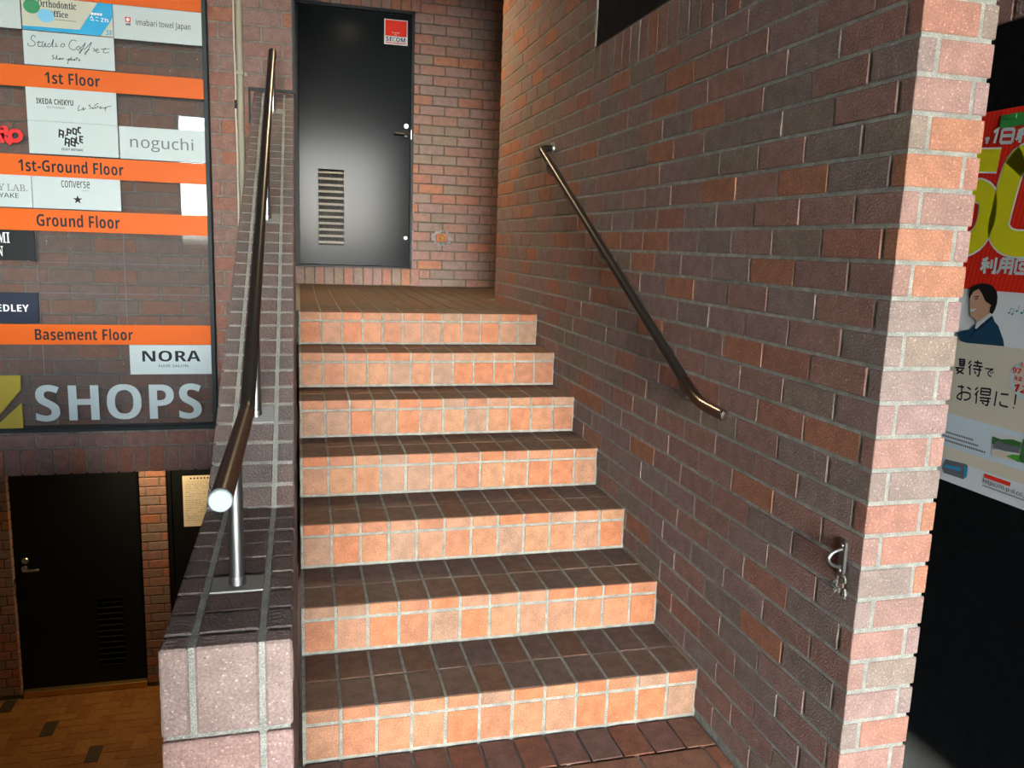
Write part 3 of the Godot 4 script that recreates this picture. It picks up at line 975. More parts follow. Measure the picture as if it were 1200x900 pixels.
# ---------------------------------------------------------------- basement passage
func build_basement() -> void:
	var w := thing("wall_basement", Vector3(-1.2, BASEMENT_Y, BACK_Z), "orange brick pier wall around the basement doors", "wall", "", "structure")
	put(w, "mortar_core", boxes([[Vector3(-2.5, BASEMENT_Y, BACK_Z - 0.25), Vector3(-2.118, -0.9, BACK_Z - 0.0035)], [Vector3(-1.2, BASEMENT_Y, BACK_Z - 0.25), Vector3(-1.022, -0.9, BACK_Z - 0.0035)], [Vector3(-2.2, -1.15, BACK_Z - 0.25), Vector3(0.1, -0.9, BACK_Z - 0.0035)], [Vector3(-2.5, BASEMENT_Y, BACK_Z - 0.35), Vector3(0.1, -0.9, BACK_Z - 0.25)]]), M.mortar_dark)
	for c in 31:
		var y1 := -0.985 - c * 0.0742 - 0.0045
		var y0 := y1 - 0.0652
		if y0 < BASEMENT_Y: break
		var a := -1.164 if c % 2 == 0 else -1.062
		block(w, "brick", Vector3(-1.206, y0, BACK_Z - 0.2), Vector3(a - 0.0045, y1, BACK_Z), pick(M.brick), 0.0022)
		block(w, "brick", Vector3(a + 0.0045, y0, BACK_Z - 0.2), Vector3(-1.016, y1, BACK_Z), pick(M.brick), 0.0022)
		var b := -2.21 if c % 2 == 0 else -2.165
		block(w, "brick", Vector3(b + 0.0045, y0, BACK_Z - 0.2), Vector3(-2.112, y1, BACK_Z), pick(M.brick), 0.0022)
		block(w, "brick", Vector3(b - 0.19, y0, BACK_Z - 0.2), Vector3(b - 0.0045, y1, BACK_Z), pick(M.brick), 0.0022)
	var sd := thing("wall_basement_right", Vector3(0.05, BASEMENT_Y, -1.4), "unseen brick wall added to stop light leaking into the basement passage", "wall", "", "structure")
	put(sd, "core", boxes([[Vector3(-0.02, BASEMENT_Y, BACK_Z - 0.25), Vector3(0.2, STREET_Y - 0.32, 2.86)], [Vector3(-0.02, STREET_Y - 0.32, BACK_Z - 0.25), Vector3(0.2, -0.31, -0.31)], [Vector3(-0.2, BASEMENT_Y, 2.859), Vector3(0.2, STREET_Y - 0.31, 3.8)]]), M.brick_plain)  # out of view; added to shut out sky light from under the steps
	var f := thing("floor_basement", Vector3(-1.3, BASEMENT_Y, -1.5), "amber herringbone tile floor of the basement passage with dark accent tiles", "floor", "", "structure")
	put(f, "bedding", boxes([[Vector3(-2.5, BASEMENT_Y - 0.2, BACK_Z - 0.25), Vector3(0.2, BASEMENT_Y - 0.003, 3.8)]]), M.floor_grout)
	var cw := 0.0955
	var ox := -1.42 - cw * 0.5
	var oz := -1.70 - cw
	for i in range(-13, 9):
		for j in range(-10, 12):
			# cells (i, j): phase 0 starts a piece along x, phase 2 one along z that also covers (i, j - 1)
			var ph := posmod(i - j, 4)
			var lo := Vector2(i, j)
			var hi := Vector2(i + 2, j + 1)
			if ph == 2:
				lo = Vector2(i, j - 1)
				hi = Vector2(i + 1, j + 1)
			elif ph != 0:
				continue
			var x0 := ox + lo.x * cw
			var x1 := ox + hi.x * cw
			var z0 := oz + lo.y * cw
			var z1 := oz + hi.y * cw
			if x0 < -2.45 or x1 > -0.25 or z1 < BACK_Z + 0.03 or z1 > -0.9:
				continue
			z0 = maxf(z0, BACK_Z + 0.004)
			var dark := ph == 2 and posmod(i, 4) == 0 and i == j - 2
			block(f, "floor_tile", Vector3(x0 + 0.0025, BASEMENT_Y - 0.02, z0 + 0.0025), Vector3(x1 - 0.0025, BASEMENT_Y + rng.randf_range(-0.0006, 0.0006), z1 - 0.0025), M.floor_tile_dark if dark else pick(M.floor_tile), 0.0012)
	var c2 := thing("ceiling_basement", Vector3(-1.2, -0.84, -1.4), "low ceiling of the basement passage", "ceiling", "", "structure")
	put(c2, "slab", boxes([[Vector3(-2.5, -0.85, BACK_Z - 0.25), Vector3(-0.02, -0.65, SIGN_WALL_Z - 0.1)]]), M.ceiling)
	# warm lamp under that ceiling
	for lx: float in [-1.08]:
		var lp := thing("basement_lamp", Vector3(lx, -0.85, -2.2), "small round warm lamp under the basement passage ceiling", "lamp")
		put(lp, "housing", lathe([Vector2(0, 0), Vector2(0.07, 0), Vector2(0.07, -0.03), Vector2(0.055, -0.035), Vector2(0.055, -0.012)], Vector3(lx, -0.85, -2.2), Vector3.UP), M.steel_satin)
		var glow := plain(Color(1.0, 0.8, 0.5), 0.5)
		glow.emission_enabled = true
		glow.emission = Color(1.0, 0.72, 0.4)
		glow.emission_energy_multiplier = 3.0
		put(lp, "diffuser", lathe([Vector2(0.055, -0.02), Vector2(0, -0.02)], Vector3(lx, -0.85, -2.2), Vector3.UP), glow)
		var l := SpotLight3D.new()
		l.name = "lamp_light"
		lp.add_child(l)
		l.global_position = Vector3(lx, -0.88, -2.2)
		l.rotation = Vector3(-PI / 2, 0, 0)
		l.light_color = Color(1.0, 0.84, 0.62)
		l.light_energy = 52.0
		l.light_size = 0.05
		l.spot_angle = 75.0
		l.spot_range = 12.0
		l.spot_attenuation = 2.0
		l.shadow_enabled = true

# ---------------------------------------------------------------- doors
func leaf_with_vent(parent: Node3D, lo: Vector3, hi: Vector3, v0: Vector2, v1: Vector2, m: Material) -> void:
	# a door leaf with a cut-out from v0 to v1 (x, y)
	put(parent, "leaf", boxes([[lo, Vector3(v0.x, hi.y, hi.z)], [Vector3(v1.x, lo.y, lo.z), hi], [Vector3(v0.x, lo.y, lo.z), Vector3(v1.x, v0.y, hi.z)], [Vector3(v0.x, v1.y, lo.z), Vector3(v1.x, hi.y, hi.z)]]), m)

func louver(parent: Node3D, x0: float, x1: float, y0: float, y1: float, z: float, n: int, frame_m: Material, slat_m: Material) -> void:
	var b := put(parent, "louver", boxes([[Vector3(x0 - 0.006, y0 - 0.006, z), Vector3(x1 + 0.006, y0 + 0.002, z + 0.004)], [Vector3(x0 - 0.006, y1 - 0.002, z), Vector3(x1 + 0.006, y1 + 0.006, z + 0.004)], [Vector3(x0 - 0.006, y0, z), Vector3(x0 + 0.002, y1, z + 0.004)], [Vector3(x1 - 0.002, y0, z), Vector3(x1 + 0.006, y1, z + 0.004)]]), frame_m)
	for i in n:
		var y := lerpf(y0, y1, (i + 0.5) / n)
		put(b, "slat", block_mesh(Vector3(x1 - x0, 0.0045, 0.034), 0.0012), slat_m, at(Vector3((x0 + x1) * 0.5, y, z - 0.014), 0.5))

func lever(parent: Node3D, root_: Vector3, length: float, m: Material, called := "handle") -> void:
	var h := put(parent, called, lathe([Vector2(0, 0.014), Vector2(0.02, 0.012), Vector2(0.023, 0.004), Vector2(0.023, 0)], root_, Vector3.BACK), m)
	var p1 := root_ + Vector3(0, 0, 0.05)
	var p2 := p1 + Vector3(length, 0, 0)
	var pts := [root_ + Vector3(0, 0, 0.005)]
	pts.append_array(bend(root_, p1, p2, 0.018, 6))
	pts.append(p2 - Vector3(signf(length) * 0.02, 0, 0))
	pts.append(p2 - Vector3(0, 0, 0.008))
	put(h, "lever", tube(pts, 0.0095, 14), m)

func build_doors() -> void:
	# upper door
	var d := thing("door_1", Vector3(0.43, 0.142, BACK_Z), "glossy black steel door with louvre at the top of the steps", "door", "", "structure")
	var zf := BACK_Z + 0.012
	put(d, "frame", boxes([[Vector3(-0.04, 0.142, BACK_Z - 0.1), Vector3(0.005, 2.06, zf + 0.008)], [Vector3(0.846, 0.142, BACK_Z - 0.1), Vector3(0.865, 2.06, zf + 0.008)], [Vector3(-0.04, 2.038, BACK_Z - 0.1), Vector3(0.865, 2.06, zf + 0.008)], [Vector3(-0.04, 0.136, BACK_Z - 0.1), Vector3(0.865, 0.15, zf + 0.008)]]), M.black_frame)
	leaf_with_vent(d, Vector3(0.009, 0.156, BACK_Z - 0.04), Vector3(0.842, 2.034, zf), Vector2(0.145, 0.301), Vector2(0.341, 0.874), M.black_paint)
	block(d, "leak_backing", Vector3(-0.04, 0.136, BACK_Z - 0.12), Vector3(0.865, 2.065, BACK_Z - 0.09), M.concrete, 0.0)  # backing added so no sky light leaks through the door gaps
	louver(d, 0.145, 0.341, 0.301, 0.874, zf, 12, M.black_paint, M.slat_light)
	lever(d, Vector3(0.812, 1.163, zf), -0.095, M.rail_bronze)
	put(d, "lock", lathe([Vector2(0, 0.012), Vector2(0.016, 0.012), Vector2(0.02, 0.004), Vector2(0.02, 0)], Vector3(0.81, 1.224, zf), Vector3.BACK), M.steel)
	put(d, "lock_knob", lathe([Vector2(0, 0.016), Vector2(0.012, 0.016), Vector2(0.019, 0.008), Vector2(0.019, 0)], Vector3(0.813, 0.376, zf), Vector3.BACK), M.steel)
	put(d, "hinge", boxes([[Vector3(0.845, 1.13, zf), Vector3(0.853, 1.2, zf + 0.012)]]), M.steel_satin)
	var fr := Transform3D(Basis.IDENTITY, Vector3(0, 0, zf + 0.001))
	var s := block(d, "sticker", Vector3(0.637, 1.811, zf), Vector3(0.814, 1.991, zf + 0.001), M.white, 0.0)
	print_poly(s, "red_field", [rect(0.645, 1.872, 0.806, 1.984)], fr, 1, M.paper_red)
	print_text(s, "small_lettering", "Security", 0.696, 0.752, 1.889, 1.903, fr, 2, M.white, "sans bold")
	print_text(s, "small_lettering", "by", 0.715, 0.732, 1.876, 1.888, fr, 2, M.white, "sans bold")
	print_text(s, "lettering", "SE", 0.652, 0.697, 1.834, 1.866, fr, 1, M.ink_navy, "sans bold")
	print_text(s, "lettering", "C", 0.699, 0.725, 1.834, 1.866, fr, 1, M.ink_teal, "sans bold")
	print_text(s, "lettering", "OM", 0.727, 0.796, 1.834, 1.866, fr, 1, M.ink_navy, "sans bold")
	print_poly(s, "underline", [rect(0.647, 1.821, 0.803, 1.827)], fr, 1, M.ink_red)
	# basement door
	var zb := BACK_Z - 0.05
	d = thing("door_2", Vector3(-1.66, BASEMENT_Y, zb), "black basement door with lever handle and louvre under the directory", "door", "", "structure")
	leaf_with_vent(d, Vector3(-2.116, BASEMENT_Y + 0.03, zb - 0.04), Vector3(-1.203, -1.1, zb), Vector2(-1.562, -3.066), Vector2(-1.368, -2.487), M.black_frame)
	louver(d, -1.562, -1.368, -3.066, -2.487, zb, 12, M.black_frame, M.black_frame)
	lever(d, Vector3(-2.045, -2.2, zb), 0.11, M.steel)
	put(d, "lock", lathe([Vector2(0, 0.012), Vector2(0.02, 0.012), Vector2(0.026, 0.004), Vector2(0.026, 0)], Vector3(-2.037, -2.137, zb), Vector3.BACK), M.steel)
	block(d, "sill", Vector3(-2.1, BASEMENT_Y, zb), Vector3(-1.21, BASEMENT_Y + 0.05, BACK_Z + 0.004), M.brass, 0.003)
	d = thing("door_3", Vector3(-0.6, BASEMENT_Y, zb), "black basement door beside the brick pier carrying a paper notice", "door", "", "structure")
	block(d, "leaf", Vector3(-1.019, BASEMENT_Y + 0.005, zb - 0.04), Vector3(-0.05, -1.1, zb), M.black_frame, 0.002)
	put(d, "frame", boxes([[Vector3(-1.019, BASEMENT_Y, zb - 0.02), Vector3(-0.985, -1.1, zb + 0.02)]]), M.black_frame)
	# notice on it
	var n := thing("paper_notice", Vector3(-0.8, -1.93, zb + 0.002), "cream printed notice sheet on the black basement door", "notice")
	block(n, "sheet", Vector3(-0.901, -1.931, zb + 0.001), Vector3(-0.69, -1.516, zb + 0.003), M.notice_paper, 0.0)
	var nf := Transform3D(Basis.IDENTITY, Vector3(0, 0, zb + 0.003))
	var heads := []
	for i in 6:
		heads.append(rect(-0.845 + i * 0.018 * 1.4, -1.543, -0.833 + i * 0.018 * 1.4, -1.531))
	print_poly(n, "heading", heads, nf, 1, M.ink)
	var lines := []
	for r in 21:
		var v := -1.565 - r * 0.0165
		var u := -0.882
		while u < -0.712:
			var ln := rng.randf_range(0.004, 0.03)
			if rng.randf() < 0.72:
				lines.append(rect(u, v - (0.003 if r % 4 else 0.0015), minf(u + ln, -0.71), v))
			u += ln + 0.006
	print_poly(n, "text_lines", lines, nf, 1, M.ink_soft).set_meta("kind", "stuff")

# ---------------------------------------------------------------- shop directory
func build_sign() -> void:
	var t := thing("signboard", Vector3(-1.0, -0.62, SIGN_Z), "glazed shop directory with orange floor bands on the brick wall", "signboard")
	var x0 := -1.60
	var x1 := -0.412
	var y0 := -0.622
	var y1 := 1.98
	put(t, "frame", boxes([[Vector3(x0, y0, SIGN_WALL_Z), Vector3(x1, y0 + 0.02, SIGN_Z + 0.018)], [Vector3(x0, y1 - 0.02, SIGN_WALL_Z), Vector3(x1, y1, SIGN_Z + 0.018)], [Vector3(x1 - 0.02, y0, SIGN_WALL_Z), Vector3(x1, y1, SIGN_Z + 0.018)], [Vector3(x0, y0, SIGN_WALL_Z), Vector3(x0 + 0.02, y1, SIGN_Z + 0.018)]], 0.002), M.frame_dark)
	block(t, "glass_pane", Vector3(x0 + 0.02, y0 + 0.02, SIGN_Z - 0.010), Vector3(x1 - 0.02, y1 - 0.02, SIGN_Z - 0.006), M.glass, 0.0)
	var fr := Transform3D(Basis.IDENTITY, Vector3(0, 0, SIGN_Z))
	var fb := Transform3D(Basis.IDENTITY, Vector3(0, 0, SIGN_Z - 0.001))
	var xr := -0.432
	var xl := -1.58
	# orange bands
	var bands := [["", 1.381, 1.475, 0, 0], ["1st Floor", 0.989, 1.082, -1.115, -0.885], ["1st-Ground Floor", 0.593, 0.689, -1.247, -0.802], ["Ground Floor", 0.345, 0.443, -1.186, -0.829], ["Basement Floor", -0.193, -0.096, -1.225, -0.794]]
	for b: Array in bands:
		var o := block(t, "floor_band", Vector3(xl, b[1], SIGN_Z - 0.005), Vector3(xr, b[2], SIGN_Z - 0.001), M.orange, 0.0)
		if b[0] != "":
			print_text(o, "lettering", b[0], b[3], b[4], b[1] + 0.020, b[2] - 0.019, fb, 1, M.ink, "sans bold")
	# name plates
	var c1 := -1.195
	var c2 := -0.8165
	plate(t, -1.57, 1.236, c1 - 0.002, 1.379, M.plate_white)
	var p := plate(t, c1 + 0.003, 1.236, c2 - 0.001, 1.379, M.plate_cream)
	print_poly(p, "blue_band", [PackedVector2Array([Vector2(c1 + 0.003, 1.236), Vector2(-0.872, 1.236), Vector2(-0.829, 1.300), Vector2(-0.8175, 1.324), Vector2(-0.8175, 1.379), Vector2(-0.878, 1.379), Vector2(-0.958, 1.255), Vector2(c1 + 0.003, 1.251)])], fr, 1, M.sky_blue)
	print_text(p, "lettering", "Orthodontic", -1.125, -0.968, 1.338, 1.369, fr, 1, M.ink, "serif bold")
	print_text(p, "lettering", "Office", -1.083, -1.003, 1.300, 1.327, fr, 1, M.ink, "serif bold")
	print_poly(p, "fine_print", [rect(-1.06, 1.2875, -0.97, 1.290)], fr, 1, M.ink_soft)
	print_poly(p, "green_ball", [ellipse(Vector2(-1.150, 1.337), 0.034, 0.031)], fr, 2, M.green_ball)
	print_poly(p, "blue_ball", [ellipse(Vector2(-1.094, 1.302), 0.034, 0.029)], fr, 2, M.pale_blue)
	print_strokes(p, "kana_lettering", [[-0.912, 1.308, -0.905, 1.318, -0.898, 1.300, -0.912, 1.302], [-0.889, 1.316, -0.877, 1.314], [-0.889, 1.302, -0.877, 1.300], [-0.868, 1.314, -0.857, 1.312, -0.866, 1.299, -0.856, 1.298], [-0.848, 1.316, -0.849, 1.297], [-0.852, 1.306, -0.840, 1.310, -0.836, 1.302, -0.843, 1.298]], 0.0032, fr, 2, M.white)
	print_poly(p, "kanji_lettering", [rect(-0.908, 1.324, -0.897, 1.334), rect(-0.895, 1.324, -0.885, 1.334), rect(-0.883, 1.324, -0.873, 1.334), rect(-0.871, 1.324, -0.861, 1.334)], fr, 2, M.white)
	print_text(p, "lettering", "3F", -0.850, -0.822, 1.242, 1.264, fr, 2, M.sky_blue, "sans bold")
	p = plate(t, c2 + 0.001, 1.231, xr, 1.379, M.plate_white)
	print_poly(p, "logo_square", [rect(-0.765, 1.308, -0.742, 1.329)], fr, 1, M.ink_red)
	print_poly(p, "logo_disc", [ellipse(Vector2(-0.7535, 1.3185), 0.008, 0.0075)], fr, 2, M.white)
	print_poly(p, "logo_wave", [PackedVector2Array([Vector2(-0.764, 1.293), Vector2(-0.743, 1.293), Vector2(-0.743, 1.305), Vector2(-0.764, 1.300)])], fr, 1, M.ink_soft)
	print_text(p, "lettering", "imabari towel Japan", -0.719, -0.483, 1.290, 1.326, fr, 1, M.ink)
	p = plate(t, c1 + 0.001, 1.087, c2 - 0.001, 1.233, M.plate_white)
	print_strokes(p, "handwriting", INK_SCRIPT, 0.0026, fr, 1, M.ink, 4)
	p = plate(t, c1 - 0.002, 0.843, c2 - 0.002, 0.989, M.plate_white)
	print_text(p, "lettering", "IKEDA CHIKYU", -1.155, -1.002, 0.918, 0.943, fr, 1, M.ink, "sans bold")
	print_text(p, "small_lettering", "AOYAMA", -1.114, -1.037, 0.900, 0.911, fr, 1, M.ink_soft)
	print_strokes(p, "handwriting", INK_SIGNATURE, 0.0026, fr, 1, M.ink, 4)
	p = plate(t, c1 - 0.002, 0.696, c2 - 0.002, 0.842, M.plate_white)
	print_strokes(p, "block_lettering", INK_BLOCKS, 0.007, fr, 1, M.ink)
	print_text(p, "small_lettering", "ISSEY MIYAKE", -1.062, -0.972, 0.716, 0.727, fr, 1, M.ink, "sans bold")
	p = plate(t, c2 + 0.003, 0.694, xr, 0.842, M.plate_white)
	print_text(p, "lettering", "noguchi", -0.767, -0.486, 0.732, 0.803, fr, 1, M.ink_soft)
	print_strokes(t, "red_lettering", INK_RED_NAME, 0.017, fr, 1, M.ink_red)
	p = plate(t, -1.57, 0.449, c1 - 0.003, 0.594, M.plate_white)
	print_text(p, "lettering", "Y LAB.", -1.335, -1.215, 0.522, 0.552, fr, 1, M.ink_soft, "serif")
	print_text(p, "lettering", "IYAKE", -1.345, -1.253, 0.490, 0.512, fr, 1, M.ink)
	p = plate(t, c1 - 0.001, 0.449, c2 - 0.002, 0.594, M.plate_white)
	print_text(p, "lettering", "converse", -1.072, -0.951, 0.548, 0.580, fr, 1, M.ink)
	print_text(p, "small_lettering", "TOKYO", -0.988, -0.953, 0.534, 0.540, fr, 1, M.ink_soft)
	var star := PackedVector2Array()
	for i in 10:
		var r := 0.021 if i % 2 == 0 else 0.0085
		star.append(Vector2(-1.006, 0.494) + Vector2(sin(TAU * i / 10.0), cos(TAU * i / 10.0)) * r)
	print_poly(p, "star", [star], fr, 1, M.ink)
	p = plate(t, -1.57, 0.204, c1 - 0.004, 0.344, M.plate_black)
	print_text(p, "lettering", "UMI", -1.385, -1.303, 0.283, 0.332, fr, 1, M.white, "serif bold")
	print_text(p, "lettering", "N", -1.360, -1.334, 0.222, 0.268, fr, 1, M.white, "serif bold")
	p = plate(t, -1.57, -0.092, c1 - 0.008, 0.054, M.plate_navy)
	print_text(p, "lettering", "MEDLEY", -1.420, -1.243, -0.036, -0.003, fr, 1, M.white, "sans bold")
	p = plate(t, c2 + 0.004, -0.341, xr + 0.004, -0.195, M.plate_white)
	print_text(p, "lettering", "NORA", -0.755, -0.485, -0.277, -0.223, fr, 1, M.ink, "sans bold")
	print_text(p, "small_lettering", "HAIR SALON", -0.681, -0.545, -0.306, -0.293, fr, 1, M.ink)
	# big title and emblem on the glass
	print_text(t, "title_lettering", "SHOPS", -1.243, -0.487, -0.571, -0.390, fr, 1, M.plate_white, "sans bold")
	print_poly(t, "gold_emblem", [PackedVector2Array([Vector2(-1.298, -0.342), Vector2(-1.300, -0.413), Vector2(-1.398, -0.533), Vector2(-1.55, -0.533), Vector2(-1.55, -0.342)]), PackedVector2Array([Vector2(-1.301, -0.476), Vector2(-1.301, -0.602), Vector2(-1.55, -0.602), Vector2(-1.55, -0.571), Vector2(-1.4, -0.571)])], fr, 1, M.gold)
	# seams of the clear empty plates
	var seams := []
	for y: float in [0.199, 0.054]:
		seams.append([Vector3(c1, y - 0.001, SIGN_Z - 0.004), Vector3(xr, y + 0.001, SIGN_Z)])
	for x: float in [c1, c2]:
		seams.append([Vector3(x - 0.001, -0.09, SIGN_Z - 0.004), Vector3(x + 0.001, 0.345, SIGN_Z)])
	seams.append([Vector3(c1, -0.343, SIGN_Z - 0.004), Vector3(xr, -0.341, SIGN_Z)])
	seams.append([Vector3(c1 - 0.001, -0.341, SIGN_Z - 0.004), Vector3(c1 + 0.001, -0.195, SIGN_Z)])
	put(t, "plate_seams", boxes(seams), M.ink_soft)

func plate(t: Node3D, u0: float, v0: float, u1: float, v1: float, m: Material) -> MeshInstance3D:
	return block(t, "name_plate", Vector3(u0, v0, SIGN_Z - 0.004), Vector3(u1, v1, SIGN_Z), m, 0.0006)

# ---------------------------------------------------------------- handrails
func build_rails() -> void:
	var ta := tan(COPING_TILT)
	var rx := -0.111
	var over := 0.237
	var yh := COPING_Y + over
	var t := thing("handrail", Vector3(rx, COPING_Y, 2.646), "metal handrail on steel posts along the brick parapet", "handrail")
	var up := over / cos(COPING_TILT)
	var kz := COPING_KINK + 0.06
	var end := Vector3(rx, COPING_Y + up + ta * (COPING_KINK + 0.10), -0.10)
	var kink := Vector3(rx, yh, kz)
	var pts := [Vector3(rx, yh, kz + 0.04)]
	pts.append_array(bend(pts[0], kink, end, 0.03, 5))
	pts.append(end + (kink - end).normalized() * 0.09)
	var into := Vector3(rx, end.y + 0.01, SIGN_WALL_Z)
	pts.append_array(bend(kink, end, into, 0.06, 8))
	pts.append(into)
	put(t, "rail", tube(pts, 0.0155, 24), M.rail_bronze)
	put(t, "end_rail", tube([Vector3(rx, yh, kz + 0.035), Vector3(rx, yh, 2.895)], 0.0162, 24), M.rail_steel)
	put(t, "end_cap", lathe([Vector2(0, 0.006), Vector2(0.0150, 0.006), Vector2(0.0168, 0.003), Vector2(0.0168, -0.004)], Vector3(rx, yh, 2.899), Vector3.BACK, 24), M.cap_grey)
	for z: float in [2.646, 1.93, 0.93, -0.07]:
		var yb := COPING_Y + ta * maxf(0.0, COPING_KINK - z)
		var yt := yh if z > COPING_KINK else yb + up
		var post := put(t, "post", tube([Vector3(rx, yb - 0.01, z), Vector3(rx, yt - 0.006, z)], 0.0122, 20), M.steel)
		var tilt := 0.0 if z > COPING_KINK else COPING_TILT
		put(post, "base_plate", block_mesh(Vector3(0.088, 0.004, 0.064), 0.001), M.plate_grey, at(Vector3(rx, yb + 0.002, z), tilt))
		put(post, "collar", lathe([Vector2(0.0125, 0.016), Vector2(0.0145, 0.012), Vector2(0.0145, 0.0)], Vector3(rx, yb + 0.003, z), Vector3.UP), M.steel)
	# wall rail on the right
	var wx := 1.13
	t = thing("handrail", Vector3(wx, -0.1, 1.1), "dark round handrail bracketed to the right brick wall", "handrail")
	var a := Vector3(wx, 0.815, 0.185)
	var b := Vector3(wx, -0.082, 1.935)
	var c := Vector3(wx, -0.089, 2.085)
	var wall_top := Vector3(WALL_X, 0.822, 0.165)
	put(t, "rail", tube([a + (b - a).normalized() * 0.075, b + (a - b).normalized() * 0.105], 0.0165, 24), M.rail_bronze)
	var el := [wall_top + Vector3(-0.003, 0, 0)]
	el.append_array(bend(wall_top, a, b, 0.035, 8))
	el.append(a + (b - a).normalized() * 0.078)
	put(t, "upper_elbow", tube(el, 0.0168, 24), M.rail_bronze)
	put(t, "wall_flange", lathe([Vector2(0.017, 0.014), Vector2(0.026, 0.010), Vector2(0.030, 0.0)], Vector3(WALL_X, 0.822, 0.165), Vector3.LEFT), M.steel)
	el = [b + (a - b).normalized() * 0.108]
	el.append_array(bend(a, b, c, 0.06, 10))
	el.append(c)
	put(t, "lower_elbow", tube(el, 0.0168, 24), M.rail_steel)
	put(t, "end_cap", lathe([Vector2(0, 0.007), Vector2(0.012, 0.006), Vector2(0.0165, 0.0)], c, (c - b).normalized(), 24), M.rail_steel)
	var d := (b - a).normalized()
	for s: float in [0.12, 0.96, 1.83]:
		var q := a + d * s
		var root_ := q + Vector3(WALL_X - wx, -0.075, 0)
		var low := q + Vector3(0.004, -0.062, 0)
		var bp := [root_]
		bp.append_array(bend(root_, low + Vector3(0.006, -0.012, 0), q, 0.03, 8))
		bp.append(q + Vector3(0, -0.012, 0))
		var br := put(t, "bracket", tube(bp, 0.006, 12), M.steel)
		put(br, "rosette", lathe([Vector2(0, 0.008), Vector2(0.018, 0.007), Vector2(0.022, 0.0)], root_, Vector3.LEFT), M.steel)

